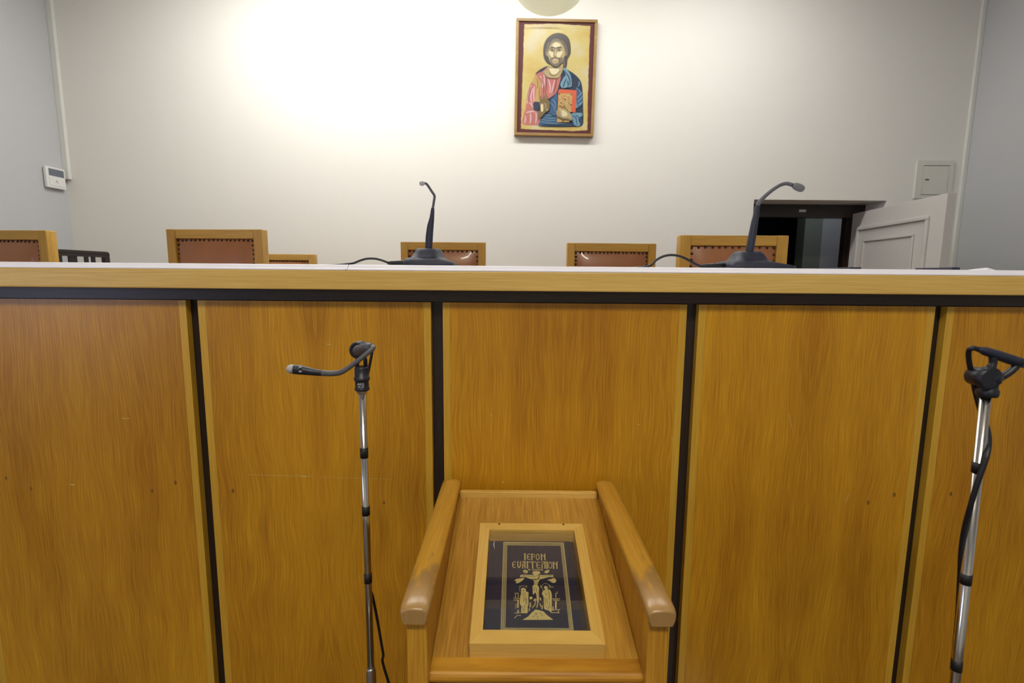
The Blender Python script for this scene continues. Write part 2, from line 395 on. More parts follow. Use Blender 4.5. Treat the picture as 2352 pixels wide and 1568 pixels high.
# ------------------------------------------------------------------ framed icon
c4 = [at(1187, 41.5, WB-.035), at(1371.5, 45.5, WB-.035), at(1364, 314, WB-.035), at(1180, 310.5, WB-.035)]
ctr = sum(c4, Vector())/4
PW = ((c4[1]-c4[0]).length+(c4[2]-c4[3]).length)/2; PH = ((c4[0]-c4[3]).length+(c4[1]-c4[2]).length)/2
hd = (c4[1]+c4[2]-c4[0]-c4[3]); tilt = -math.atan2(hd.z, hd.x)
print('ICON', PW, PH, tilt)
ic = thing('framed_icon', 'framed icon print of a bearded robed figure hanging high on the wall', 'picture', (ctr.x, WB-.0005, ctr.z), (0, tilt, 0))
fb = .022
bm = NB()
for a in ((-PW/2, PW/2, PH/2-fb, PH/2), (-PW/2, PW/2, -PH/2, -PH/2+fb), (-PW/2, -PW/2+fb, -PH/2+fb, PH/2-fb), (PW/2-fb, PW/2, -PH/2+fb, PH/2-fb)):
    box(bm, a[0], a[1], -.040, 0, a[2], a[3], .003)
obj('frame', bm, m_frameX, ic, world=False)
m_red = plain('dark_red_mount', (.075, .006, .006), .6)
obj('mount', B(-PW/2+fb, PW/2-fb, -.030, -.004, -PH/2+fb, PH/2-fb), m_red, ic, world=False)
# colours of the print
def mgold():
    m, nt, b = nm('icon_gold'); tc = nt.nodes.new('ShaderNodeTexCoord')
    n = nt.nodes.new('ShaderNodeTexNoise'); n.inputs['Scale'].default_value = 5; n.inputs['Detail'].default_value = 4
    nt.links.new(tc.outputs['Object'], n.inputs['Vector'])
    r = nt.nodes.new('ShaderNodeValToRGB'); e = r.color_ramp.elements
    e[0].position = .32; e[0].color = (.47, .31, .08, 1); e[1].position = .68; e[1].color = (.50, .45, .32, 1)
    k = e.new(.5); k.color = (.50, .41, .14, 1)
    nt.links.new(n.outputs['Fac'], r.inputs[0]); nt.links.new(r.outputs[0], b.inputs['Base Color']); b.inputs['Roughness'].default_value = .35
    return m
IC = [('gold', None), ('hair', (.045, .038, .028)), ('hair_light', (.15, .12, .08)), ('skin', (.36, .28, .14)), ('skin_light', (.60, .54, .33)), ('skin_dark', (.16, .11, .05)),
      ('pink', (.40, .13, .11)), ('pink_light', (.55, .36, .38)), ('pink_dark', (.20, .05, .05)), ('blue_dark', (.012, .025, .055)), ('blue', (.025, .085, .19)), ('blue_light', (.13, .25, .32)),
      ('red', (.50, .09, .04)), ('ochre', (.42, .27, .09)), ('brown', (.14, .10, .04)), ('pale', (.55, .52, .33))]
imats = [mgold() if c is None else plain('icon_'+n, c, .38, var=.12) for n, c in IC]
IDX = {n: i for i, (n, c) in enumerate(IC)}
def icp(x, y):                      # print coordinates (pixels of a close look) -> local metres
    t = (y-103-17*(x-118)/922)/1325.0
    xl = 118-23*t
    return ((x-xl)/(922+(-17)*t)-.5)*PW, (.5-t)*PH
ibm = NB(); lay = [0]
def ip(col, pts, smooth=True, closed=True):
    lay[0] += 1; d = -.0306-.00012*lay[0]
    P = [Vector((*icp(*p), 0)) for p in pts]
    if smooth:
        Q = [P[-1]]+P+[P[0], P[1]]; out = []
        for i in range(1, len(P)+1):
            p0, p1, p2, p3 = Q[i-1], Q[i], Q[i+1], Q[i+2] if i+2 < len(Q) else P[1]
            for k in range(5):
                t = k/5; out.append(.5*((2*p1)+(p2-p0)*t+(2*p0-5*p1+4*p2-p3)*t*t+(3*p1-p0-3*p2+p3)*t**3))
        P = out
    poly(ibm, [(q.x, d, q.y) for q in P], IDX[col])
def il(col, pts, wd, smooth=True):
    lay[0] += 1; d = -.0306-.00012*lay[0]
    P = [Vector((*icp(*p), 0)) for p in pts]
    if smooth and len(P) > 2: P = spline(P, 4)
    n = len(P); L_, R2 = [], []
    for i, q in enumerate(P):
        tt = (P[min(i+1, n-1)]-P[max(i-1, 0)]).normalized(); nn = Vector((-tt.y, tt.x, 0)); f = wd/1300*PH*.5*(.35+.65*math.sin(PI*(i+.5)/n))
        L_.append(q+nn*f); R2.append(q-nn*f)
    for i in range(n-1):
        poly(ibm, [(a.x, d, a.y) for a in (L_[i], L_[i+1], R2[i+1], R2[i])], IDX[col])
# torn-edged gold ground
edge = []
def rag(a, b_, n):
    for i in range(n):
        t = i/n; edge.append((a[0]+(b_[0]-a[0])*t+random.uniform(-3, 3), a[1]+(b_[1]-a[1])*t+random.uniform(-3, 3)))
rag((208, 170), (560, 163), 14); rag((560, 163), (957, 186), 16); rag((957, 186), (940, 760), 24); rag((940, 760), (933, 1365), 24); rag((933, 1365), (760, 1376), 8); rag((760, 1376), (172, 1352), 22); rag((172, 1352), (190, 760), 24); rag((190, 760), (208, 170), 24)
ip('gold', edge, False)
# cloak behind, tunic, sleeve
ip('blue_dark', [(340, 715), (400, 665), (480, 632), (520, 660), (430, 690), (360, 735)])
ip('blue_dark', [(640, 655), (730, 690), (800, 740), (850, 800), (872, 880), (880, 1000), (884, 1140), (888, 1230), (880, 1300), (830, 1325), (600, 1328), (420, 1320), (385, 1290), (400, 1180), (320, 1130), (318, 1045), (400, 1040), (520, 980), (590, 900), (600, 780)])
ip('pink', [(335, 735), (420, 690), (480, 650), (600, 700), (625, 760), (600, 860), (570, 940), (470, 1010), (380, 1040), (310, 1040), (230, 1140), (300, 850)])
ip('pink', [(290, 820), (330, 830), (335, 1000), (315, 1130), (230, 1160), (235, 1040), (250, 930)])
ip('pink', [(225, 1140), (300, 1132), (375, 1140), (378, 1200), (392, 1250), (380, 1305), (200, 1300), (205, 1190)])
ip('ochre', [(345, 735), (375, 780), (400, 830), (395, 930), (400, 1010), (370, 1045), (330, 1045), (345, 930), (340, 850), (300, 825), (320, 760)])
for a in ([(290, 850), (262, 960), (240, 1060)], [(310, 880), (285, 980), (300, 1060)], [(262, 1050), (290, 1070), (312, 1110)], [(325, 860), (318, 960), (322, 1040)]): il('pink_light', a, 16)
for a in ([(230, 1165), (300, 1150), (370, 1150)], [(225, 1200), (222, 1250), (215, 1290)], [(340, 1160), (350, 1210), (340, 1290)], [(280, 1170), (285, 1230), (275, 1290)]): il('pink_light', a, 18)
for a in ([(430, 720), (440, 800), (430, 900)], [(480, 780), (505, 860), (500, 940)], [(555, 790), (535, 880), (520, 940)], [(385, 740), (420, 800), (415, 880)]): il('pink_light', a, 15)
for a in ([(455, 720), (462, 820), (450, 960)], [(580, 780), (560, 880), (540, 950)], [(405, 760), (432, 860), (425, 1000)], [(250, 1030), (270, 940), (285, 870)]): il('pink_dark', a, 10)
for a in ([(355, 770), (365, 850), (352, 890)], [(385, 860), (380, 940), (385, 1020)]): il('brown', a, 8)
# neck
ip('skin', [(480, 640), (640, 640), (640, 700), (600, 760), (540, 772), (470, 760), (420, 705), (470, 670)])
ip('skin_light', [(500, 665), (600, 668), (590, 710), (545, 730), (505, 705)])
il('skin_dark', [(485, 680), (515, 735), (560, 740), (620, 690)], 12)
il('skin_dark', [(425, 705), (480, 765), (600, 772)], 10)
# hair, face
ip('hair', [(580, 266), (660, 280), (715, 330), (735, 420), (732, 500), (700, 560), (690, 640), (650, 662), (640, 600), (520, 620), (470, 600), (432, 540), (425, 440), (450, 350), (510, 290)])
ip('hair_light', [(575, 330), (640, 350), (690, 420), (700, 500), (680, 520), (650, 420), (580, 365), (520, 410), (485, 480), (465, 530), (445, 480), (465, 400), (520, 345)])
for a in ([(520, 300), (470, 380), (450, 480)], [(560, 305), (500, 370), (470, 470)], [(620, 310), (680, 380), (705, 470)], [(600, 330), (665, 400), (690, 480)], [(660, 580), (680, 610), (665, 650)]): il('hair', a, 9)
il('hair_light', [(668, 560), (660, 600), (672, 640)], 14)
ip('skin', [(575, 362), (625, 380), (655, 430), (672, 490), (660, 540), (640, 600), (600, 645), (555, 655), (515, 625), (490, 560), (475, 500), (492, 430), (530, 378)])
ip('skin_light', [(575, 372), (620, 400), (600, 420), (555, 425), (530, 410), (540, 385)])
ip('skin_light', [(492, 470), (530, 478), (545, 500), (530, 540), (500, 510)])
ip('skin_light', [(585, 480), (640, 470), (635, 500), (600, 540), (575, 520)])
ip('hair_light', [(500, 555), (540, 540), (600, 545), (645, 540), (640, 600), (600, 645), (555, 660), (515, 625)])
ip('skin', [(520, 560), (555, 545), (600, 560), (590, 600), (550, 610), (525, 590)])
il('hair', [(520, 575), (548, 543), (600, 552), (610, 590)], 10)
il('pink_light', [(535, 568), (553, 563), (578, 570)], 9)
il('hair', [(500, 600), (540, 640), (590, 645), (630, 600)], 16)
il('skin_dark', [(558, 440), (548, 490), (545, 525), (570, 528)], 9)
il('skin_light', [(562, 450), (558, 490), (556, 518)], 9)
for s, cx in ((-1, 524), (1, 603)):
    il('hair', [(cx-34, 446 if s < 0 else 438), (cx, 426), (cx+34, 436 if s < 0 else 432)], 11)
    ip('skin_dark', [(cx-26, 458), (cx, 440), (cx+26, 458), (cx, 474)])
    ip('skin_light', [(cx-18, 458), (cx, 450), (cx+18, 458), (cx, 464)])
    ip('hair', [(cx-7, 450), (cx+7, 450), (cx+7, 463), (cx-7, 463)])
ip('skin', [(466, 485), (480, 495), (482, 525), (470, 520)]); ip('skin', [(672, 485), (660, 500), (655, 530), (672, 520)])
# cloak folds
ip('blue', [(540, 980), (585, 960), (590, 1280), (730, 1290), (740, 1320), (400, 1318), (385, 1280), (420, 1230), (500, 1150), (505, 1040)])
ip('blue_light', [(650, 660), (690, 670), (735, 740), (748, 860), (690, 880), (640, 885), (620, 840), (660, 760), (680, 740)])
ip('blue_light', [(800, 880), (860, 940), (868, 1060), (800, 1110), (805, 960)])
ip('blue', [(800, 890), (862, 960), (866, 1040), (815, 1100)])
ip('blue_light', [(745, 1180), (860, 1170), (870, 1200), (830, 1240), (850, 1310), (800, 1320), (760, 1270)])
for a in ([(665, 690), (720, 770), (730, 860)], [(690, 780), (670, 820), (650, 880)], [(700, 800), (710, 840), (705, 880)]): il('blue_dark', a, 12)
for a in ([(810, 1000), (845, 960), (868, 930)], [(812, 1050), (850, 1010), (875, 980)], [(810, 1090), (850, 1060), (870, 1040)], [(820, 870), (835, 840), (830, 810)]): il('blue_light', a, 13)
for a in ([(755, 1200), (800, 1230), (810, 1310)], [(790, 1190), (850, 1240), (860, 1300)], [(760, 1240), (770, 1290), (790, 1320)]): il('blue', a, 14)
for a in ([(420, 1210), (500, 1235), (580, 1230)], [(405, 1240), (490, 1262), (580, 1255)], [(395, 1268), (500, 1290), (700, 1292)], [(430, 1190), (500, 1200), (570, 1180)], [(520, 1010), (560, 1050), (575, 1120)], [(510, 1060), (545, 1090), (565, 1160)]): il('blue_light', a, 8)
for a in ([(560, 960), (520, 1000), (480, 1030)], [(400, 1300), (560, 1310), (760, 1300)], [(500, 1170), (540, 1200), (580, 1205)]): il('blue_dark', a, 10)
ip('blue_dark', [(320, 1050), (385, 1055), (380, 1130), (320, 1130)])
# closed book and hands
ip('red', [(612, 900), (800, 912), (806, 930), (795, 1165), (720, 1160), (724, 1275), (582, 1280), (596, 920)], False)
ip('ochre', [(600, 945), (758, 952), (745, 1160), (720, 1160), (722, 1278), (584, 1278)], False)
for (x, y) in ((675, 1020), (630, 1058), (712, 1060), (672, 1095), (608, 957), (748, 964), (742, 1080), (650, 1268)): ip('blue_dark', [(x-11, y-8), (x+11, y-8), (x, y+10)], False)
for k in range(26):
    x, y = random.uniform(612, 740), random.uniform(975, 1140); il('red' if k % 2 else 'pale', [(x-9, y), (x+9, y+random.uniform(-5, 5))], 6, False)
ip('skin', [(580, 1145), (640, 1140), (700, 1130), (745, 1200), (750, 1258), (690, 1250), (620, 1235), (582, 1200)])
ip('skin_light', [(610, 1155), (660, 1145), (700, 1180), (690, 1210), (630, 1208)])
for y in (1150, 1172, 1194, 1212): il('skin', [(580, y), (605, y+6), (640, y+10)], 14); 
for y in (1161, 1184, 1206): il('skin_dark', [(582, y), (615, y+6), (640, y+8)], 5)
il('brown', [(590, 1215), (650, 1240), (745, 1245)], 16); il('skin_dark', [(600, 1090), (680, 1120), (720, 1170)], 9)
ip('brown', [(380, 1060), (400, 1020), (440, 1010), (490, 1030), (500, 1090), (490, 1140), (440, 1180), (400, 1225), (372, 1220), (370, 1170), (392, 1120)])
ip('skin', [(395, 1080), (425, 1070), (430, 1140), (410, 1165), (398, 1140)])
ip('skin_light', [(402, 1085), (418, 1082), (420, 1150), (405, 1155)])
for a in ([(400, 1040), (395, 1000), (405, 975)], [(440, 1030), (450, 985), (462, 960)], [(455, 1035), (475, 1000), (470, 980)], [(470, 1050), (492, 1045), (495, 1080)], [(430, 1050), (425, 1010), (436, 985)]): il('brown', a, 15)
il('skin', [(440, 1060), (455, 1090), (450, 1130)], 9); il('skin_light', [(478, 1130), (470, 1138), (466, 1146)], 8)
for a in ([(208, 205), (500, 200), (640, 212)], [(230, 192), (480, 188), (600, 196)]): il('ochre', a, 5)
obj('icon_print', ibm, imats, ic, world=False, recalc=False)

# ------------------------------------------------------------------ judges' bench
PANY = 1.20
gx = [at(x, y, PANY).x for x, y in ((440, 700), (1003, 700), (1592, 706), (2162, 716))]
print('GROOVES', gx)
pitch_ = (gx[3]-gx[0])/3
edges = [gx[0]-2*pitch_, gx[0]-pitch_, gx[0], gx[1], gx[2], gx[3], gx[3]+pitch_, gx[3]+2*pitch_]
BX0, BX1 = edges[0], edges[-1]; PT = 1.4170; TOPZ = 1.5045
bench = thing('judges_bench', 'long oak panelled judges bench with white top edge across the room', 'bench', ((BX0+BX1)/2, 1.5, 0))
gw = .0285
for i in range(7):
    x0, x1 = edges[i]+gw/2, edges[i+1]-gw/2; xc = (x0+x1)/2
    bm = NB(); box(bm, x0+.018, x1-.018, PANY, PANY+.020, .06, PT)
    pn = obj('panel', bm, m_panel, bench, origin=(xc, PANY, .55+.12*math.sin(i*2.3)))
    for a, b_ in ((x0, x0+.018), (x1-.018, x1)):
        bm = NB(); box(bm, a, b_, PANY, PANY+.020, .06, PT, .0008); o = obj('edge_lipping', bm, m_lip, bench, origin=((a+b_)/2, PANY, .5))
        o['label'] = 'paler oak edge strip'
bm = NB(); box(bm, BX0, BX1, PANY+.0205, PANY+.045, .0005, TOPZ-.014); o = obj('backing_board', bm, m_darkv, bench, origin=(BX0, PANY, 0)); o['label'] = 'dark stained backing board'
bm = NB(); box(bm, BX0, BX1, PANY+.004, PANY+.0200, PT+.002, 1.4460); o = obj('dark_rail', bm, m_darkw, bench, origin=(BX0, PANY, PT)); o['label'] = 'dark stained recessed rail'
bm = NB(); box(bm, BX0, BX1, PANY+.006, PANY+.020, .0005, .058); obj('plinth', bm, m_darkw, bench, origin=(BX0, PANY, 0))
bm = NB(); box(bm, BX0-.02, BX1+.02, 1.157, PANY+.046, 1.4465, 1.4912, .003); obj('nosing', bm, m_nose, bench, origin=(0, 1.15, 1.45))
bm = NB(); box(bm, BX0, BX1, PANY+.0465, 1.79, 1.462, 1.4908); obj('top_board', bm, m_oakX, bench, origin=(0, 1.5, 1.45))
bm = NB(); box(bm, BX0+.05, BX1-.05, 1.74, 1.78, .4515, 1.4615); obj('rear_apron', bm, m_oakX, bench, origin=(0, 1.8, 1))
sx = at(794, 613, 1.15).x
for a, b_ in ((BX0-.02, sx-.0006), (sx+.0006, BX1+.02)):
    prof = [(1.1585, 1.4914), (1.1585, 1.4935), (1.1605, 1.4953), (1.1630, 1.4960), (1.171, 1.5033), (1.177, TOPZ), (1.80, TOPZ), (1.80, 1.4914)]
    bm = NB(); loft(bm, [[Vector((a, y, z)) for y, z in prof], [Vector((b_, y, z)) for y, z in prof]])
    o = obj('white_top', bm, m_white, bench, origin=((a+b_)/2, 1.5, 1.5)); o['label'] = 'white laminate writing surface'
bm = NB(); box(bm, sx-.0006, sx+.0006, 1.1715, 1.79, 1.492, TOPZ-.0005); box(bm, sx-.0035, sx-.0020, 1.1578, 1.1584, 1.4916, 1.4934); obj('seam', bm, m_seam, bench, origin=(sx, 1.5, 1.5))
# nicks, knots and the long scratch on the panels
m_scratch = plain('scratch_pale', (.62, .45, .18), .6); m_knot = plain('knot_brown', (.20, .085, .010), .5)
for x0, y0_, x1, y1_, w_ in ((570, 1090, 720, 1093, .0007), (735, 1095, 900, 1100, .0005), (690, 1093, 704, 1094, .0022), (752, 790, 760, 791, .002), (162, 1112, 171, 1113, .003), (280, 960, 297, 961, .0016), (1811, 950, 1819, 982, .0011), (1950, 1134, 1941, 1154, .0012), (1155, 1105, 1156, 1109, .002), (1128, 952, 1129, 955, .002), (1465, 974, 1469, 975, .002), (1543, 1003, 1545, 1012, .0014)):
    a, b_ = at(x0, y0_, PANY), at(x1, y1_, PANY)
    bm = NB()
    for qd in stroke2([(a.x, a.z), (b_.x, b_.z)], w_): poly(bm, [(q_.x, PANY-.0003, q_.y) for q_ in qd])
    obj('scratch', bm, m_scratch, bench, origin=(a.x, PANY, a.z), recalc=False)
for x0, y0_, rr in ((403, 1108, 5), (350, 1127, 4.5), (14, 1098, 4.5), (72, 1122, 4), (535, 1127, 5), (882, 1154, 4), (1994, 1154, 5), (2054, 1136, 5), (2184, 1134, 5)):
    a = at(x0, y0_, PANY); rx = rr/F_PX*1.3
    bm = NB(); poly(bm, [(a.x+rx*.6*math.cos(k*PI/6), PANY-.0002, a.z+rx*1.1*math.sin(k*PI/6)) for k in range(12)])
    obj('knot', bm, m_knot, bench, origin=(a.x, PANY, a.z), recalc=False)
# dais
st = struct('floor_dais', B(WL+.001, WR-.60, PANY+.05, 3.95, .0005, .45), m_dais)

# small things lying on the bench behind its front edge, far right
def flat(px0, px1, py, Y, hgt, name, label, cat, m):
    a, b_ = at(px0, py, Y), at(px1, py, Y); x0, x1 = sorted((a.x, b_.x))
    return tag(obj(name, B(x0, x1, Y, Y+.12, TOPZ+.0003, TOPZ+hgt, bev=.001), m), label, cat)
flat(1952, 1978, 622, 1.36, .0085, 'folder', 'thin dark folder lying on the bench in front of the doorway', 'folder', m_base)
flat(2186, 2204, 626, 1.30, .009, 'phone', 'small dark handset lying on the right end of the bench', 'phone', m_base)
p = at(2272, 622, 1.3); bm = NB(); loft(bm, [[(p.x-.006, 1.3, TOPZ+.0003), (p.x+.05, 1.3, TOPZ+.0003), (p.x+.05, 1.36, TOPZ+.0003), (p.x-.006, 1.36, TOPZ+.0003)], [(p.x-.006, 1.3, TOPZ+.009), (p.x+.02, 1.301, TOPZ+.002), (p.x+.03, 1.359, TOPZ+.001), (p.x-.003, 1.359, TOPZ+.004)]])
tag(obj('paper_sheet', bm, m_white), 'curled corner of a white paper sheet at the far right of the bench', 'paper')

# ------------------------------------------------------------------ desk microphones on the bench
def rrect(x0, x1, y0, y1, z, r, n=4):
    out = []
    for cx, cy, a0 in ((x1-r, y1-r, 0), (x0+r, y1-r, 90), (x0+r, y0+r, 180), (x1-r, y0+r, 270)):
        for k in range(n+1):
            a = math.radians(a0+90*k/n); out.append(Vector((cx+r*math.cos(a), cy+r*math.sin(a), z)))
    return out
def deskmic(Y, baseL, baseR, topy, midy, uL, uR, tL, tR, handle, neck, head, label, cablepts, cabr, plug, capm=None):
    g = lambda px, py: at(px, py, Y)
    c = g((tL+tR)/2, topy)
    t = thing('desk_microphone', label, 'microphone', (c.x, Y, TOPZ), group='desk microphones on the bench')
    # base: lower wedge and raised turret
    x0, x1 = g(baseL, 600).x, g(baseR, 600).x; xa, xb = g(uL, midy).x, g(uR, midy).x; za = g(uL, midy).z; zt = c.z; ta, tb = g(tL, topy).x, g(tR, topy).x
    bm = NB()
    rings = [rrect(x0, x1, Y-.055, Y+.085, TOPZ+.0006, .02), rrect(x0, x1, Y-.055, Y+.085, TOPZ+.012, .02),
             rrect(x0+.002, xb+.006, Y-.042, Y+.07, za-.004, .02), rrect(xa, xb, Y-.036, Y+.06, za, .022), rrect((xa+ta)/2+.002, (xb+tb)/2, Y-.028, Y+.05, (za+zt)/2+.003, .022), rrect(ta, tb, Y-.022, Y+.035, zt-.002, .020), rrect(ta+.004, tb-.004, Y-.018, Y+.031, zt, .016)]
    loft(bm, rings, smooth=False); b_ = obj('base', bm, m_base, t)
    for f in b_.data.polygons: f.use_smooth = True
    bm = NB(); H = [g(x, y) for x, y, w_ in handle]; W_ = [w_/2/F_PX*Y for x, y, w_ in handle]
    tube(bm, spline(H, 5), lerp_r(W_, 5), 18); obj('handle', bm, m_base, t)
    bm = NB(); H = [g(x, y) - Vector((0, dy, 0)) for x, y, w_, dy in neck]; W_ = [w_/2/F_PX*Y for x, y, w_, dy in neck]
    tube(bm, spline(H, 8), lerp_r(W_, 8), 14); obj('gooseneck', bm, m_greyg, t)
    a, b2, r = head; A = g(*a)-Vector((0, .03, 0)); Bq = g(*b2)-Vector((0, .036, 0)); r = r/F_PX*Y; d = Bq-A
    bm = NB(); tube(bm, [A, A+d*.1, A+d*.35, A+d*.7, A+d*.92, Bq], [r*.55, r*.8, r, r, r*.75, r*.3], 16); obj('capsule', bm, capm or m_lightgrey, t)
    # plug and its lead: held by the base
    bm = NB(); P = [g(*q) for q in plug]; tube(bm, [P[0], P[0]*.85+P[1]*.15, P[0]*.4+P[1]*.6, P[1]], [.004, .0062, .0068, .005], 14); pg = obj('plug', bm, m_rub, t)
    bm = NB(); tube(bm, spline(cablepts, 8), cabr, 10); obj('cable', bm, m_rub, t)
    return t
Y1 = 1.46
cz = TOPZ+.0045
g1 = lambda px, py: at(px, py, Y1)
e1 = g1(778, 608); 
deskmic(Y1, 932, 1046, 571, 591, 948, 1019, 956, 1011, [(984.5, 575, 16), (986, 545, 16.5), (988.5, 520, 15), (992, 500, 10.5), (994, 478, 7)],
        [(994.2, 478, 5.5, 0), (997, 460, 5.5, 0), (998.2, 450, 5.8, .003), (993, 441, 5.6, .01), (984, 427, 5.6, .025), (978, 425, 5, .03)], ((979, 425.5), (969, 427), 5.0),
        'desk gooseneck microphone beside middle of bench, thin grey neck tip bent left', [g1(893, 603.5), g1(878, 598), g1(865, 594.5), g1(853, 593.5), g1(840, 594.5), g1(825, 599), g1(808, 605)]+[Vector((e1.x-.02, Y1+.02, cz)), Vector((e1.x-.10, Y1+.08, cz)), Vector((e1.x-.20, Y1+.2, cz))], .0032, ((890, 604), (949, 602)))
Y2 = 1.46
g2 = lambda px, py: at(px, py, Y2)
e2 = g2(1490, 612)
deskmic(Y2, 1665, 1812, 577, 597, 1684, 1757, 1693, 1747, [(1721, 580, 17), (1724.5, 560, 17.5), (1729, 535, 16.5), (1733, 512, 15), (1737.5, 490, 12.5), (1740, 473, 10.5)],
        [(1740, 473, 9.5, 0), (1746, 462, 9.5, 0), (1762, 445, 8.5, .004), (1783, 429, 8, .01), (1796, 424.5, 8, .02), (1808, 429, 8.5, .028)], ((1808, 429), (1830, 441), 8.0),
        'desk gooseneck microphone on bench before open doorway, neck bent right', [g2(1612, 611.5), g2(1601, 608), g2(1586, 600), g2(1565, 589.5), g2(1544, 585.5), g2(1524, 588.5), g2(1506, 598), g2(1493, 610)]+[Vector((e2.x-.03, Y2+.03, cz)), Vector((e2.x-.05, Y2+.14, cz)), Vector((e2.x-.02, Y2+.3, cz))], .0036, ((1608, 611), (1680, 608)), plain('grey_mesh', (.16, .16, .18), .5, bump=.8, bscale=700))

# ------------------------------------------------------------------ chairs behind the bench
def chair(cx, Y, ztop, wd, rz, label, nsp=.028, postw=.046, railh=.046):
    base = .4502
    t = thing('leather_chair', label, 'chair', (cx, Y, base), (0, 0, rz), 'oak chairs with nailed leather backs')
    H = ztop-base; h = wd/2; th_ = .055; lean = 0
    for s in (-1, 1):       # rear posts rise to the top of the back
        x0, x1 = sorted((s*h, s*(h-postw)))
        obj('back_post', B(x0, x1, 0, th_, 0, H, bev=.005), m_chZ, t, world=False)
        obj('leg', B(x0, x1, -.44, -.395, 0, .42, bev=.003), m_chZ, t, world=False)
        obj('side_rail', B(x0+.006, x1-.006, -.394, -.0005, .34, .42, bev=.003), m_oakY, t, world=False)
        obj('armrest', B(x0, x1, -.43, -.0005, .66, .69, bev=.006), m_oakY, t, world=False)
        obj('arm_post', B(x0+.004, x1-.004, -.42, -.38, .4205, .6595, bev=.003), m_chZ, t, world=False)
    obj('top_rail', B(-h+postw+.0004, h-postw-.0004, .003, th_-.003, H-railh, H-.0005, bev=.003), m_chX, t, world=False)
    obj('lower_rail', B(-h+postw+.0004, h-postw-.0004, .003, th_-.003, .50, .56, bev=.003), m_chX, t, world=False)
    obj('front_rail', B(-h+postw+.0004, h-postw-.0004, -.435, -.40, .34, .42, bev=.003), m_chX, t, world=False)
    bm = NB(); N_ = 14
    def pad(hw, z0, z1, yb, bul, axis):
        V = []
        for i in range(N_+1):
            row = []
            for j in range(N_+1):
                u = -1+2*i/N_; v_ = -1+2*j/N_
                b_ = bul*(1-abs(u)**4)**.6*(1-abs(v_)**4)**.6 if abs(u) < 1 and abs(v_) < 1 else 0
                b_ += .0015*math.sin(u*19+v_*3)*(abs(v_)**6)*(1 if abs(v_) < 1 else 0)
                if axis == 'y': row.append(bm.verts.new((u*hw, yb-b_, (z0+z1)/2+v_*(z1-z0)/2)))
                else: row.append(bm.verts.new((u*hw, (z0+z1)/2+v_*(z1-z0)/2, yb+b_)))
            V.append(row)
        for i in range(N_):
            for j in range(N_):
                f = bm.faces.new((V[i][j], V[i+1][j], V[i+1][j+1], V[i][j+1])); f.smooth = True
    hw = h-postw-.0006
    pad(hw, .5605, H-railh-.0005, .014, .030, 'y'); box(bm, -hw, hw, .0142, .042, .5605, H-railh-.0006)
    obj('back_pad', bm, m_leather, t, world=False, recalc=False)
    bm = NB(); pad(h-.006 if False else hw, -.394, -.004, .44, .03, 'z'); box(bm, -hw, hw, -.394, -.004, .36, .4398); obj('seat', bm, m_leather, t, world=False, recalc=False)
    bm = NB()
    def nail(x, z):
        R0 = .0066; prev = None
        rings = []
        for k in range(4):
            a = k*PI/6; rr = R0*math.cos(a); yy = .012-R0*math.sin(a)*.8
            rings.append([bm.verts.new((x+rr*math.cos(q*PI/4), yy, z+rr*math.sin(q*PI/4))) for q in range(8)])
        for k in range(3):
            for q in range(8):
                f = bm.faces.new((rings[k][q], rings[k][(q+1) % 8], rings[k+1][(q+1) % 8], rings[k+1][q])); f.smooth = True
        bm.faces.new(rings[-1])
        for f in bm.faces: f.normal_update()
    nail(0, 0); nme = None
    proto = obj('nail_head', bm, m_nail, t, world=False); first = [True]
    def nail(x, z):
        o = proto if first[0] else proto.copy()
        if not first[0]: COL.objects.link(o); o.parent = t
        first[0] = False; o.location = (x, 0, z)
    xs = hw-.008; zt = H-railh-.009; n = int(2*xs/nsp)
    for k in range(n+1): nail(-xs+2*xs*k/n+random.uniform(-.0025, .0025), zt+random.uniform(-.001, .001))
    n2 = int((zt-.57)/nsp)
    for s in (-1, 1):
        for k in range(1, n2): nail(s*xs+random.uniform(-.001, .001), zt-k*nsp+random.uniform(-.002, .002))
    return t
def chair_px(xl, xr, ytop, Y, wd_scale, rz, label, **k):
    a, b_ = at(xl, ytop, Y), at(xr, ytop, Y)
    wd = (b_.x-a.x)*wd_scale
    print('CHAIR', label, wd, a.z)
    return chair((a.x+b_.x)/2, Y, (a.z+b_.z)/2, wd, rz, label, **k)
chair_px(-126, 111, 528, 2.46, 1.0, -.06, 'oak chair with brown leather back at the far left end of bench', nsp=.021)
chair_px(372, 607, 526, 2.52, .98, -.07, 'tall oak leather-backed chair standing left of centre, nearest of its pair', nsp=.0225)
chair_px(563, 722, 583, 3.72, 1.0, .0, 'low distant oak leather-backed chair half hidden behind a taller one', nsp=.021)
chair_px(919, 1115, 555.5, 2.95, 1.0, -.02, 'oak leather-backed chair behind the thin-necked desk microphone', nsp=.027, postw=.042, railh=.046)
chair_px(1303, 1509, 558, 2.80, 1.0, .02, 'oak leather-backed chair right of centre, above the looped cable', nsp=.021, postw=.043)
chair_px(1564, 1811, 540, 2.26, 1.0, -.03, 'oak leather-backed chair in front of the dark doorway', nsp=.028, postw=.050)
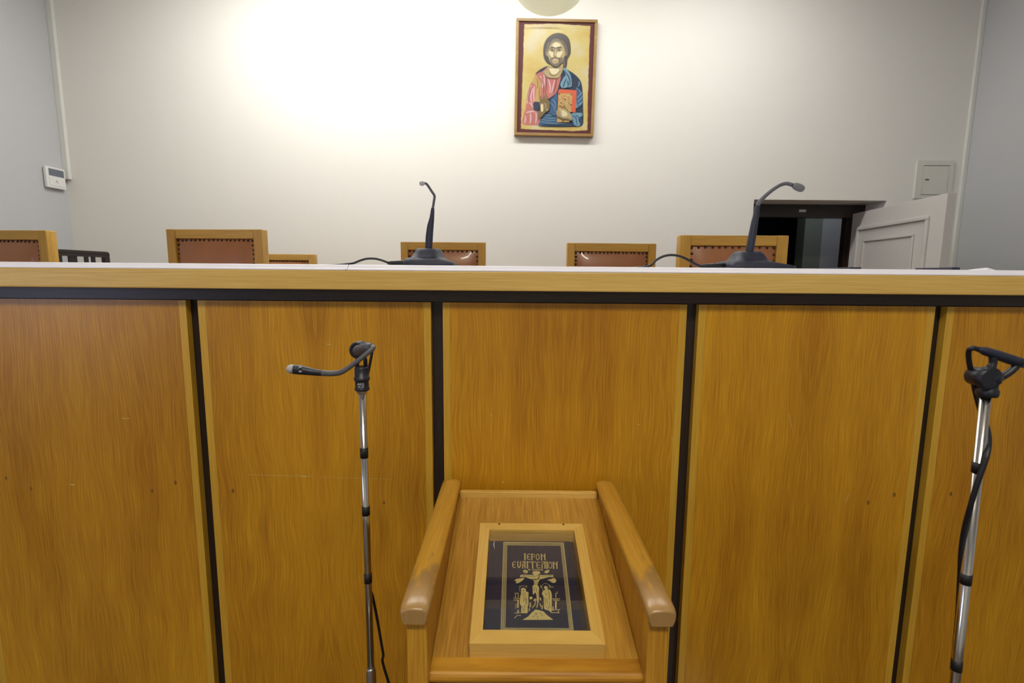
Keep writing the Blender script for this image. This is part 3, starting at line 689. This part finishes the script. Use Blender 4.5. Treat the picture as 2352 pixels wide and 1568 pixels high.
# dark slat-backed chair by the left wall
dk = thing('slatted_chair', 'dark brown slat-backed wooden chair standing near the left corner', 'chair', (0, 0, 0))
a = at(252, 583, 3.55); bq = at(100, 574, 3.1); zt = (at(254, 583, 3.6).z)+.012
dv = Vector((a.x-bq.x, a.y-bq.y, 0)); wdk = .52; dv.normalize(); rz = math.atan2(dv.y, dv.x)
cen = Vector((a.x, a.y, 0)) - dv*wdk/2
dk.location = (cen.x, cen.y, .4502); dk.rotation_euler = (0, 0, rz)
Hd = zt-.4502
m_dk = wood('dark_chair_wood', (.010, .008, .007), (.022, .014, .012), 'X', .4)
for s in (-1, 1):
    x0, x1 = sorted((s*wdk/2, s*(wdk/2-.04)))
    bm = NB(); box(bm, x0, x1, 0, .03, 0, Hd-.030, .004); obj('back_post', bm, m_dk, dk, world=False)
    bm = NB(); box(bm, x0, x1, -.40, -.365, 0, .43, .003); obj('leg', bm, m_dk, dk, world=False)
bm = NB(); prof = rrect(-wdk/2, wdk/2, Hd-.040, Hd, 0, .022, 5)
loft(bm, [[Vector((q.x, 0, q.y)) for q in prof if True], [Vector((q.x, .03, q.y)) for q in prof]]); obj('top_rail', bm, m_dk, dk, world=False)
for x, w_ in ((.145, .022), (.095, .022), (.0, .052), (-.085, .022), (-.135, .022)):
    bm = NB(); box(bm, x-w_/2, x+w_/2, .008, .022, .60, Hd-.038); obj('slat', bm, m_dk, dk, world=False)
bm = NB(); box(bm, -wdk/2+.041, wdk/2-.041, .004, .028, .56, .60); obj('lower_rail', bm, m_dk, dk, world=False)
bm = NB(); box(bm, -wdk/2, wdk/2, -.42, -.001, .431, .46, .006); obj('seat', bm, m_dk, dk, world=False)

# ------------------------------------------------------------------ witness lectern
A1, A2 = at(1040, 1106, 1.16), at(1390, 1108, 1.16)
Bf1, Bf2 = at(945, 1398, .69), at(1525, 1400, .69)
LX = (A1.x+A2.x+Bf1.x+Bf2.x)/4; HWD = ((A2.x-A1.x)+(Bf2.x-Bf1.x))/4
print('LECT', A1, A2, Bf1, Bf2, LX, HWD)
AZ = (A1.z+Bf1.z+A2.z+Bf2.z)/4
YB, YF = 1.178, .692
SL, INT = .215, .692          # board surface z = INT + SL*y
bz = lambda y: INT+SL*y
lec = thing('witness_lectern', 'oak witness lectern with sloping top and worn arms before the bench', 'lectern', (LX, .95, 0))
NRM = Vector((0, -SL, 1)).normalized()
for s in (-1, 1):
    cx = LX+s*HWD
    bm = NB(); rings = []
    def prof(y, k=1.0, dz=0):
        W_ = .0225*k; T_ = .024*k
        pts = [(-W_*.78, -T_), (-W_*.95, -T_*.6), (-W_, -.006), (-W_*.92, -.002), (-W_*.5, .0012), (0, .002), (W_*.5, .0012), (W_*.92, -.002), (W_, -.006), (W_*.95, -T_*.6), (W_*.78, -T_)]
        return [Vector((cx+a, y, AZ+b_+dz)) for a, b_ in pts]
    for y, k, dz in ((YF, .90, -.006), (YF+.004, .97, -.0035), (YF+.012, 1.0, -.001), (YF+.03, 1, 0), (YB-.02, 1, 0), (YB-.006, .98, -.001), (YB-.001, .88, -.004)): rings.append(prof(y, k, dz))
    loft(bm, rings, smooth=True); o = obj('armrest', bm, m_arm, lec, origin=(cx, YF, AZ)); o['label'] = 'worn oak arm cap'
    a0, a1 = sorted((cx-s*.017, cx+s*.013))
    obj('side_panel', B(a0, a1, YF+.045, YB-.004, .0005, AZ-.0245, bev=.001), m_oakZ, lec, origin=(cx, .95, .5))
    obj('front_post', B(a0-.001, a1+.001, YF+.010, YF+.0445, .0005, AZ-.0245, bev=.002), m_oakZ, lec, origin=(cx, .7, .5))
IN = HWD-.0175                # half width between the side panels
yb0, yb1 = .748, 1.160
bm = NB(); loft(bm, [[(LX-IN, yb0, bz(yb0)-.016), (LX+IN, yb0, bz(yb0)-.016), (LX+IN, yb0, bz(yb0)), (LX-IN, yb0, bz(yb0))], [(LX-IN, yb1, bz(yb1)-.016), (LX+IN, yb1, bz(yb1)-.016), (LX+IN, yb1, bz(yb1)), (LX-IN, yb1, bz(yb1))]])
obj('sloping_board', bm, m_board, lec, origin=(LX, .95, bz(.95)))
bm = NB(); box(bm, LX-IN+.002, LX+IN-.002, 1.1605, 1.1738, bz(1.16)-.05, bz(1.16)+.014, .002); obj('back_rail', bm, m_caseX, lec, origin=(LX, 1.16, .94))
# front lip: flat top running into a rounded bead
bm = NB(); prof = []
zf = bz(.748)
prof = [(.7478, zf+.001), (.732, zf-.001), (.726, zf-.002)]+[(.726-.010*math.sin(a), zf-.012+.010*math.cos(a)) for a in [PI*k/8 for k in range(1, 8)]]+[(.727, zf-.022), (.7478, zf-.022)]
loft(bm, [[Vector((LX-IN-.006*(0), y, z)) for y, z in prof], [Vector((LX+IN, y, z)) for y, z in prof]]); obj('front_lip', bm, m_oakX, lec, origin=(LX, .73, .85))
bm = NB(); box(bm, LX-IN, LX+IN, .729, .743, .02, zf-.0225); obj('front_panel', bm, m_oakZ, lec, origin=(LX, .73, .5))
for px in (1110, 1350):
    q = at(px, 1560, .729); bm = NB(); cyl(bm, (q.x, .7265, q.z), (q.x, .7289, q.z), .0035, 12); obj('screw', bm, m_nail, lec)

# glazed book case on the board
ct = Matrix.Rotation(math.atan(SL), 3, 'X')
def casepl(px, py, h):        # point on a plane h above the board
    P = Vector((0, 0, INT))+NRM*h; return onp(px, py, P, NRM)
HC_ = .033
q = [casepl(x, y, HC_) for x, y in ((1104, 1200), (1341, 1203), (1387, 1480), (1077, 1477))]
print('CASE', q)
ccx = sum((v_.x for v_ in q))/4; cw = (q[1].x-q[0].x+q[2].x-q[3].x)/2; clen = ((q[0]-q[3]).length+(q[1]-q[2]).length)/2
cmid = sum(q, Vector())/4 - NRM*HC_
case = thing('display_case', 'shallow glazed oak case holding the dark book on the lectern', 'display case', (ccx, cmid.y, bz(cmid.y)), (math.atan(SL), 0, 0))
def lb(bm, *a, **k): box(bm, *a, **k)
hw, hl, bw = cw/2, clen/2, .0205
mats_ = m_caseY
for s in (-1, 1):
    bm = NB(); x0, x1, xi = s*hw, s*(hw-bw), 0
    for z0_, z1_ in ((.0005, HC_),):
        pts = [(x0, -hl), (x0, hl), (x1, hl-bw), (x1, -hl+bw*1.25)]
        loft(bm, [[Vector((a, b_, z0_)) for a, b_ in pts], [Vector((a, b_, z1_)) for a, b_ in pts]])
    obj('frame_side', bm, m_caseY, case, world=False)
    bm = NB(); k = bw if s > 0 else bw*1.25
    pts = [(-hw+.0003, s*hl), (hw-.0003, s*hl), (hw-bw, s*(hl-k)), (-hw+bw, s*(hl-k))]
    loft(bm, [[Vector((a, b_, .0005)) for a, b_ in pts], [Vector((a, b_, HC_)) for a, b_ in pts]])
    obj('frame_end', bm, m_caseX, case, world=False)
GH = .0275
bm = NB(); box(bm, -hw+bw+.0005, hw-bw-.0005, -hl+bw*1.25+.0005, hl-bw-.0005, GH-.0015, GH+.0005); obj('glass', bm, m_glass, case, world=False)
bm = NB(); box(bm, -hw+bw+.0005, hw-bw-.0005, -hl+bw*1.25+.0005, hl-bw-.0005, .0004, .002); obj('case_floor', bm, m_darkw, case, world=False)
inv = (Matrix.Translation(case.location) @ case.rotation_euler.to_matrix().to_4x4()).inverted()
for px, py in ((1146.5, 1203), (1294, 1204)):
    v_ = inv @ casepl(px, py, HC_); bm = NB(); lathe(bm, [(.0022, -.001), (.0022, .0004), (.001, .0004)], 12, (v_.x, v_.y, HC_)); obj('screw', bm, m_nail, case, world=False)
bm = NB()
v_ = [inv @ casepl(px, py, GH+.0006+HC_*0) for px, py in ((1136, 1240), (1133.5, 1250), (1136, 1262))]
poly(bm, [v_[0]+Vector((0, 0, .0004)), v_[1]+Vector((-.0006, 0, .0004)), v_[2]+Vector((.0003, 0, .0004)), v_[1]+Vector((.0014, 0, .0004))]); obj('chip_mark', bm, m_txt, case, world=False, recalc=False)

# book inside the case
BH = .019
bp_ = lambda px, py: casepl(px, py, BH)
tl, tr_, br, bl = bp_(1116, 1243), bp_(1311, 1243), bp_(1340, 1470), bp_(1098, 1470)
bw_ = tr_.x-(ccx-hw+bw+.001)
bk = thing('gospel_book', 'dark navy gospel book with gilt title lying under the glass', 'book', case.location, (math.atan(SL), 0, 0))
loc = lambda p: inv @ p
X0 = -hw+bw+.0015; X1 = (loc(tr_).x+loc(br).x)/2; Yt = loc(tr_).y; Yb = -hl+bw*1.25+.0015
print('BOOK', X0, X1, Yb, Yt, hw, hl)
bm = NB(); box(bm, X0, X1, Yb, Yt, BH-.0025, BH, .0007); obj('front_cover', bm, m_navy, bk, world=False)
bm = NB(); box(bm, X0, X1, Yb, Yt, .0023, .0045, .0005); obj('back_cover', bm, m_navy, bk, world=False)
bm = NB(); box(bm, X0+.003, X1-.004, Yb+.003, Yt-.004, .0046, BH-.0026); obj('page_block', bm, m_pages, bk, world=False)
# gilt stamping, measured on the cover: (u,v) = close-look coordinates
gb = NB()
ZG = BH+.0002
def gpt(u, v): p = loc(bp_(1150+u/7.128, 1240+v/7.128)); return Vector((p.x, p.y, ZG))
def gpoly(pts): poly(gb, [gpt(*p) for p in pts])
WK = 1.0
def gst(pts, wd, sm=False):
    wd *= WK
    if sm: pts = [(p.x, p.y) for p in spline([Vector((*p, 0)) for p in pts], 4)]
    for qd in stroke2(pts, wd): gpoly([(a.x, a.y) for a in qd])
TL, TR, BR, BL = (50, 35), (1025, 45), (1190, 1500), (5, 1485)
def lp(a, b_, t): return (a[0]+(b_[0]-a[0])*t, a[1]+(b_[1]-a[1])*t)
tl2, tr2, br2, bl2 = (102, 80), (985, 88), (1128, 1448), (72, 1440)
gst([TL, TR], 11); gst([TR, BR], 12); gst([BR, BL], 12); gst([BL, TL], 11)
gst([tl2, tr2], 7); gst([tr2, br2], 8); gst([br2, bl2], 8); gst([bl2, tl2], 8)
def ticks(a0, a1, b0, b1, n, w_):
    for k in range(n):
        t = (k+.5)/n; a, b_ = lp(a0, a1, t), lp(b0, b1, t); c1, c2 = lp(a, b_, .22), lp(a, b_, .78); gst([c1, c2], w_)
ticks(TL, TR, tl2, tr2, 42, 9); ticks(BL, BR, bl2, br2, 46, 10); ticks(TL, BL, tl2, bl2, 70, 9); ticks(TR, BR, tr2, br2, 70, 9)
# title
def I_(x, y0, y1, w_=27): gst([(x, y0), (x, y1)], w_); gpoly([(x-20, y0-2), (x+16, y0-2), (x+8, y0+12), (x-12, y0+12)])
def E_(x, y0, y1, W_):
    m_ = (y0+y1)/2; gst([(x+W_, y0+16), (x+W_*.6, y0+4), (x+W_*.3, y0+16), (x+W_*.18, m_), (x+W_*.3, y1-16), (x+W_*.6, y1-4), (x+W_, y1-16)], 14, True); gst([(x+W_*.22, y0+22), (x+W_*.16, m_), (x+W_*.22, y1-22)], 24, True); gst([(x+W_*.3, m_), (x+W_*.85, m_)], 13)
def O_(x, y0, y1, W_):
    m_ = (y0+y1)/2
    for s in (-1, 1): gst([(x+W_/2, y0+3), (x+W_/2+s*W_*.33, y0+25), (x+W_/2+s*W_*.36, m_), (x+W_/2+s*W_*.33, y1-25), (x+W_/2, y1-3)], 17, True)
def P_(x, y0, y1, W_): gst([(x+13, y0), (x+13, y1)], 24); gst([(x+16, y0+6), (x+W_*.75, y0+10), (x+W_*.88, y0+30), (x+W_*.7, y0+52), (x+22, y0+56)], 13, True)
def N_(x, y0, y1, W_): gst([(x+15, y0+8), (x+17, y1)], 24); gst([(x+W_-14, y0+2), (x+W_-12, y1)], 24); gst([(x+4, y0+2), (x+W_*.5, y0+30), (x+W_-18, y0+62)], 13, True); 
def U_(x, y0, y1, W_): gst([(x+13, y0), (x+14, y1-30), (x+W_*.5, y1-5), (x+W_-12, y1-32), (x+W_-12, y0)], 19, False)
def A_(x, y0, y1, W_): gst([(x+13, y0+40), (x+12, y1)], 19); gst([(x+W_-14, y0+4), (x+W_-14, y1)], 24); gst([(x+4, y0+8), (x+W_*.5, y0+2), (x+W_-10, y0+10)], 13, True); gst([(x+13, y0+44), (x+W_*.5, y0+24), (x+W_-18, y0+10)], 12); gst([(x+14, y0+68), (x+W_-18, y0+68)], 12)
def G_(x, y0, y1, W_): gst([(x+14, y0), (x+15, y1)], 25); gst([(x, y0+7), (x+W_, y0+7)], 13); gst([(x+W_-6, y0+4), (x+W_-4, y0+24)], 10)
def L_(x, y0, y1, W_): gst([(x+15, y0+36), (x+12, y1)], 21); gst([(x+W_-16, y0+4), (x+W_-14, y1)], 25); gst([(x+2, y0+4), (x+W_*.4, y0+2), (x+W_-12, y0+10)], 13, True); gst([(x+15, y0+40), (x+W_*.5, y0+26), (x+W_-20, y0+16)], 12)
WK = .80
I_(397, 222, 326); E_(428, 222, 326, 58); P_(497, 224, 328, 66); O_(574, 226, 328, 66); N_(652, 224, 328, 84)
E_(186, 350, 456, 60); U_(266, 350, 458, 68); A_(346, 348, 460, 66); G_(424, 352, 462, 72); G_(508, 352, 464, 74); E_(582, 354, 464, 62); L_(664, 352, 464, 76); I_(759, 354, 466); O_(776, 356, 468, 70); N_(850, 354, 468, 84)
WK = 1.0
gst([(455, 484), (480, 484)], 18)
for k in range(12): x = 516+k*15.5; gst([(x, 478), (x, 495)], 8); gst([(x-4, 486), (x+6, 486)], 4)
# stamped scene
def blob(pts): gpoly([(p.x, p.y) for p in spline([Vector((*p, 0)) for p in pts+[pts[0]]], 4)[:-1]])
gpoly([(330, 566), (522, 570), (520, 606), (312, 604)]); gpoly([(632, 572), (860, 570), (862, 606), (640, 606)])
blob([(385, 600), (470, 606), (530, 606), (540, 640), (490, 636), (420, 612)]); blob([(640, 606), (720, 606), (790, 602), (740, 618), (680, 634), (625, 640)])
blob([(520, 545), (532, 515), (580, 508), (625, 512), (644, 530), (630, 560), (540, 562)])
blob([(528, 580), (545, 560), (580, 552), (612, 565), (625, 600), (600, 632), (575, 638), (540, 625)])
blob([(535, 645), (580, 652), (640, 640), (620, 680), (606, 740), (625, 770), (560, 775), (520, 760), (548, 720)])
blob([(522, 765), (560, 780), (625, 770), (626, 850), (628, 960), (608, 990), (592, 960), (580, 880), (560, 860), (530, 890)])
blob([(365, 500), (395, 488), (438, 500), (440, 535), (400, 545), (370, 525)]); blob([(710, 530), (740, 498), (790, 488), (792, 520), (750, 545)])
blob([(220, 660), (262, 636), (310, 628), (385, 618), (368, 650), (330, 680), (280, 706), (248, 700), (255, 675)])
blob([(760, 648), (820, 640), (870, 622), (905, 650), (900, 690), (850, 700), (820, 680)])
blob([(328, 800), (365, 782), (410, 800), (415, 840), (455, 858), (450, 950), (455, 1040), (440, 1100), (440, 1190), (390, 1195), (335, 1185), (340, 1090), (315, 1040), (320, 930), (338, 850)])
blob([(705, 770), (735, 748), (768, 770), (772, 810), (810, 820), (838, 900), (836, 1010), (836, 1150), (820, 1178), (780, 1150), (720, 1130), (708, 1060), (700, 930), (675, 880), (690, 835), (725, 815)])
for cx, cy, r, a0, a1 in ((362, 805, 58, 100, 330), (735, 770, 62, 120, 400)):
    gst([(cx+r*math.cos(math.radians(a)), cy+r*math.sin(math.radians(a))) for a in range(a0, a1, 18)], 5)
gpoly([(355, 1306), (450, 1252), (500, 1195), (530, 1170), (570, 1138), (640, 1150), (705, 1170), (740, 1212), (800, 1260), (862, 1304)])
for a in ([(570, 1010), (560, 1060), (520, 1105)], [(620, 990), (600, 1060), (590, 1105)], [(640, 1040), (660, 1090)], [(590, 970), (610, 1030)]): gst(a, 13)
blob([(470, 935), (500, 925), (525, 945), (500, 970), (475, 965)]); blob([(540, 975), (575, 955), (570, 1000), (545, 998)]); blob([(640, 960), (655, 935), (662, 975), (645, 990)])
for x, y0_, y1_, w_ in ((285, 990, 1105, 22), (485, 1030, 1095, 20), (680, 1075, 1125, 18), (905, 1005, 1120, 26), (858, 1090, 1140, 16), (285, 1150, 1190, 26), (470, 1120, 1160, 14), (250, 1040, 1120, 8), (945, 1160, 1190, 16)): gst([(x, y0_), (x-3, y1_)], w_)
for a in ([(215, 945), (310, 960)], [(215, 980), (300, 985)], [(850, 965), (965, 960)], [(860, 985), (960, 985)], [(228, 1195), (330, 1192)], [(225, 1275), (275, 1230), (330, 1235)], [(830, 1150), (900, 1140), (970, 1140)], [(820, 1185), (960, 1190)], [(230, 870), (290, 870)], [(240, 890), (245, 930)], [(285, 880), (290, 940)], [(900, 870), (905, 945)], [(925, 845), (922, 880)], [(315, 755), (312, 775)], [(425, 745), (420, 775)], [(655, 740), (660, 780)], [(800, 735), (815, 770), (858, 770)], [(250, 1250), (235, 1275)]): gst(a, 11)
gilt = obj('gilt_stamping', gb, m_gilt, bk, world=False, recalc=False); gilt['label'] = 'gilt title, border and crucifixion scene'
# engraved dark lines inside the gilt figures
db = NB()
def gst2(pts, wd):
    for qd in stroke2(pts, wd): poly(db, [gpt(a.x, a.y)+Vector((0, 0, .0002)) for a in qd])
for a in ([(375, 810), (372, 845)], [(390, 860), (405, 910)], [(365, 880), (385, 960), (370, 1010)], [(410, 930), (405, 1040)], [(350, 1080), (370, 1170)], [(395, 1060), (385, 1160)], [(420, 960), (425, 1060)],
          [(735, 870), (750, 900)], [(780, 840), (800, 920), (790, 980)], [(715, 940), (735, 1000), (725, 1080)], [(760, 960), (765, 1060)], [(800, 1000), (805, 1110)], [(745, 1080), (760, 1130)], [(780, 1080), (785, 1140)],
          [(560, 650), (565, 740)], [(590, 670), (598, 740)], [(580, 790), (590, 850)], [(550, 790), (545, 840)], [(610, 850), (612, 930)], [(560, 1200), (590, 1195), (585, 1222), (562, 1218)], [(520, 1260), (560, 1240)], [(640, 1190), (690, 1240)], [(600, 1240), (610, 1290)], [(550, 590), (570, 600)], [(590, 575), (600, 595)], [(370, 520), (420, 530)], [(345, 585), (500, 592)], [(660, 590), (840, 586)]): gst2(a, 7)
obj('engraved_lines', db, m_navy, bk, world=False, recalc=False)

# ------------------------------------------------------------------ floor microphone stand, left of the lectern
def text_mesh(s, size, name, parent, m, loc_, rot):
    cu = bpy.data.curves.new('t', 'FONT'); cu.body = s; cu.size = size; cu.align_x = 'CENTER'; cu.extrude = .00005
    to = bpy.data.objects.new('t', cu); COL.objects.link(to)
    dg = bpy.context.evaluated_depsgraph_get(); me = bpy.data.meshes.new_from_object(to.evaluated_get(dg))
    bpy.data.objects.remove(to, do_unlink=True); me.materials.clear(); me.materials.append(m)
    o = bpy.data.objects.new(name, me); COL.objects.link(o); o.parent = parent; o.location = loc_; o.rotation_euler = rot
    return o
SY = .90
g = lambda px, py, dy=0: at(px, py, SY+dy)
pmid = g(840, 1150); PX = (g(834.5, 900).x+g(846, 1420).x)/2
R0 = .0068
ms = thing('microphone_stand', 'chrome floor microphone stand with black tape bands left of lectern', 'microphone stand', (PX, SY, 0))
zt = g(835, 899).z; zs = g(850, 1536).z
bm = NB(); cyl(bm, (PX, SY, zs-.01), (PX, SY, zt), R0, 24); obj('pole', bm, m_chrome, ms)
bm = NB(); lathe(bm, [(R0+.0005, 0), (.0082, -.004), (.0095, -.012), (.0097, -.06), (.0097, -(zs-.03))], 24, (PX, SY, zs+.004)); obj('lower_tube', bm, m_steel, ms)
bm = NB(); lathe(bm, [(.14, .001), (.14, .012), (.12, .020), (.03, .028), (.014, .04)], 40, (PX, SY, 0)); obj('base_plate', bm, m_steel, ms)
bm = NB(); lathe(bm, [(R0+.0002, 0), (R0+.001, .0015), (.0102, .0045), (.0108, .008)], 24, (PX, SY, zt-.0045)); obj('collar', bm, m_steel, ms)
for y0_, y1_ in ((1027, 1050.5), (1161, 1182), (1316, 1336.5)):
    za, zb = g(845, y0_).z, g(845, y1_).z; bm = NB(); lathe(bm, [(R0+.0007, zb), (R0+.0007, za)], 24, (PX, SY, 0)); o = obj('tape_band', bm, m_tape, ms); o['label'] = 'black tape band'
# clip
zc0, zc1, zc2, zc3 = g(833, 897).z, g(833, 891).z, g(833, 875).z, g(833, 866).z; zc4 = g(833, 841).z
clip = NB(); lathe(clip, [(.0105, zc0), (.0135, zc0+.0018), (.0135, zc1), (.0123, zc1+.001), (.0123, zc2), (.0142, zc2+.003), (.0142, zc3), (.0128, zc3+.0005), (.0128, zc4-.004), (.0115, zc4)], 24, (PX, SY, 0))
for s in (-1, 1):
    tube(clip, [Vector((PX+s*.0085, SY, zc4-.012)), Vector((PX+s*.0075, SY, zc4+.012)), Vector((PX+s*.0060-.002, SY, zc4+.026))], [.0042, .0038, .0034], 10)
rc = g(825, 803, .01)
for k, rr in ((0, .0128),):
    ringpts = [rc+Vector((rr*math.cos(a), 0, rr*math.sin(a))) for a in [2*PI*q_/20 for q_ in range(21)]]
    for dy in (-.008, 0, .008): tube(clip, [p_+Vector((0, dy, 0)) for p_ in ringpts], .0034, 8, cap=False)
cl = obj('clip', clip, m_blackp, ms)
text_mesh('AKG', .0062, 'clip_lettering', cl, m_txt, (0.0015, -.0125, g(833, 881.5).z), (PI/2, 0, 0))
text_mesh('SA 60', .0045, 'clip_lettering', cl, m_txt, (0.0015, -.0125, g(833, 886.8).z), (PI/2, 0, 0))
# the microphone in the clip
mc = thing('gooseneck_microphone', 'grey gooseneck microphone clipped on left floor stand, pointing left', 'microphone', (PX, SY, zt))
bm = NB(); tube(bm, [rc+Vector((-.004, .075, -.004)), rc+Vector((-.003, .06, -.003)), rc+Vector((0, .01, 0)), rc+Vector((.004, -.02, .001)), g(846, 797, -.035), g(852, 797, -.05)], [.006, .0105, .0108, .0100, .0085, .0055], 18); obj('body', bm, m_greyg, mc)
NP = [(851, 797, -.045, 11), (857, 796, -.058, 11.5), (855, 802, -.066, 11.5), (846, 809, -.07, 11.5), (824, 827, -.075, 11.5), (803, 842.5, -.078, 11.5), (790, 851, -.08, 12), (778, 856, -.08, 12.5), (760, 857.5, -.08, 13), (740, 856.5, -.08, 14)]
bm = NB(); tube(bm, spline([g(a, b_, c_) for a, b_, c_, r in NP], 6), lerp_r([r/2/F_PX*.83 for a, b_, c_, r in NP], 6), 18); obj('gooseneck', bm, m_greyg, mc)
NP = [(742, 856.7, 13.5), (722, 854.5, 16), (706, 852, 19), (690, 849.5, 22), (676, 848, 22.5)]
bm = NB(); tube(bm, spline([g(a, b_, -.08) for a, b_, r in NP], 5), lerp_r([r/2/F_PX*.83 for a, b_, r in NP], 5), 18); o = obj('head', bm, m_blackp, mc)
NP = [(676, 848, 22), (668, 847, 21), (662, 846.3, 16), (659, 846, 9)]
bm = NB(); tube(bm, [g(a, b_, -.08) for a, b_, r in NP], [r/2/F_PX*.83 for a, b_, r in NP], 18); o = obj('grille', bm, m_lightgrey, mc); o['label'] = 'light grey microphone tip'
bm = NB()
for px, py in ((690, 843), (690, 853)):
    tube(bm, [g(px-3, py, -.088), g(px+3, py+.5, -.088)], .0014, 8)
obj('slot_mark', bm, m_lightgrey, mc)
bm = NB(); CB = [rc+Vector((-.004, .075, -.004)), rc+Vector((-.004, .10, -.015)), Vector((PX*1.08, SY+.075, zt-.05)), Vector((PX*1.045, SY+.04, zt-.2)), Vector((PX*1.028, SY+.025, zt-.35)), at(849, 1345, .92), at(857, 1375, .922), at(868, 1430, .93), at(880, 1500, .94), at(892, 1565, .95), Vector((PX+.13, .98, .2)), Vector((PX+.16, 1.0, .006)), Vector((PX+.05, 1.08, .006)), Vector((PX-.3, 1.1, .006))]
tube(bm, spline(CB, 6), .0028, 10); obj('cable', bm, m_rub, mc)

# ------------------------------------------------------------------ second stand at the right edge
SY2 = .72
h = lambda px, py, dy=0: at(px, py, SY2+dy)
top, bot = h(2264, 905), h(2193, 1564)
top.x -= .0
d_ = (bot-top); foot = top+d_*(top.z/(top.z-bot.z)); 
PX2 = (top.x+bot.x)/2
print('STAND2', top, bot, foot)
m2 = thing('microphone_stand', 'chrome floor microphone stand with black tape bands at the right edge', 'microphone stand', (foot.x, SY2, 0))
dirv = (top-foot).normalized()
R2_ = .0068
def sp(z): return foot+dirv*(z/dirv.z)
bm = NB(); cyl(bm, sp(.25), top, R2_, 24); obj('pole', bm, m_chrome, m2)
bm = NB(); tube(bm, [sp(.02), sp(.26)], .0097, 20); obj('lower_tube', bm, m_steel, m2)
bm = NB(); lathe(bm, [(.14, .001), (.14, .012), (.12, .020), (.03, .028), (.014, .04)], 40, (foot.x, SY2, 0)); obj('base_plate', bm, m_steel, m2)
for y0_, y1_ in ((1060, 1085), (1316, 1340), (1515, 1538)):
    za, zb = h(2240, y0_).z, h(2240, y1_).z; bm = NB(); cyl(bm, sp(zb), sp(za), R2_+.0008, 20); o = obj('tape_band', bm, m_tape, m2); o['label'] = 'black tape band'
bm = NB()
z0_ = top.z-.003
lathe(bm, [(.012, z0_), (.0135, z0_+.003), (.0135, z0_+.010), (.0115, z0_+.012), (.0115, z0_+.020), (.014, z0_+.022), (.0155, z0_+.030), (.013, z0_+.037), (.004, z0_+.039)], 22, (top.x+.002, SY2, 0))
k1 = h(2256, 866); cyl(bm, k1+Vector((-.001, -.014, 0)), k1+Vector((-.001, .014, 0)), .0135, 20)
cyl(bm, h(2270, 862)+Vector((0, -.008, 0)), h(2270, 862)+Vector((0, .008, 0)), .0125, 20)
tube(bm, spline([h(2268, 862), h(2276, 845), h(2281, 832), h(2280, 820)], 5), [.0055]*8+[.005]*8, 10)
tube(bm, spline([h(2280, 870), h(2300, 866), h(2322, 852), h(2336, 838)], 5), .0050, 10)
tube(bm, [h(2278, 880), h(2292, 872)], .0065, 10)
obj('clip', bm, m_blackp, m2)
mc2 = thing('gooseneck_microphone', 'dark microphone held on right floor stand, cut by the frame edge', 'microphone', (top.x, SY2, top.z))
bm = NB(); NP = [(2240, 801, 9), (2252, 803, 14), (2262, 806, 20), (2290, 815, 22.5), (2320, 825, 23.5), (2342, 832, 23.5)]
tube(bm, [h(a, b_, 0) for a, b_, r in NP], [r/2/F_PX*SY2 for a, b_, r in NP], 18); obj('body', bm, m_base, mc2)
bm = NB(); NP = [(2341, 831.5, 20), (2360, 838, 20), (2375, 842, 12), (2440, 862, 10), (2520, 880, 10), (2560, 870, 10)]
tube(bm, [h(a, b_, 0) for a, b_, r in NP], [r/2/F_PX*SY2 for a, b_, r in NP], 18); obj('gooseneck', bm, m_greyg, mc2)
bm = NB(); NP = [(2560, 870, 12), (2590, 850, 18), (2600, 840, 20)]
tube(bm, [h(a, b_, 0) for a, b_, r in NP], [r/2/F_PX*SY2 for a, b_, r in NP], 16); obj('head', bm, m_blackp, mc2)
bm = NB(); CB = [h(2246, 801), h(2231, 799.5), h(2225, 808, .004), (h(2226, 830, .008)), h(2234, 870, .014), h(2244, 915, .018), h(2256, 955, .022), h(2268, 985, .020), h(2271.5, 1010, .004), h(2268, 1040, -.010), h(2258, 1072, -.014), h(2243, 1115, -.014), h(2228, 1165, -.010), h(2216, 1210, 0), h(2208, 1260, .006), h(2205, 1320, .01), h(2201, 1400, .01), h(2194, 1480, .01), h(2188, 1540, .01), h(2180, 1600, .012), Vector((foot.x-.03, SY2+.03, .30)), Vector((foot.x-.04, SY2+.20, .006)), Vector((foot.x+.1, SY2+.32, .006)), Vector((foot.x+.5, SY2+.36, .006))]
tube(bm, spline(CB, 6), .0036, 10); obj('cable', bm, m_rub, mc2)
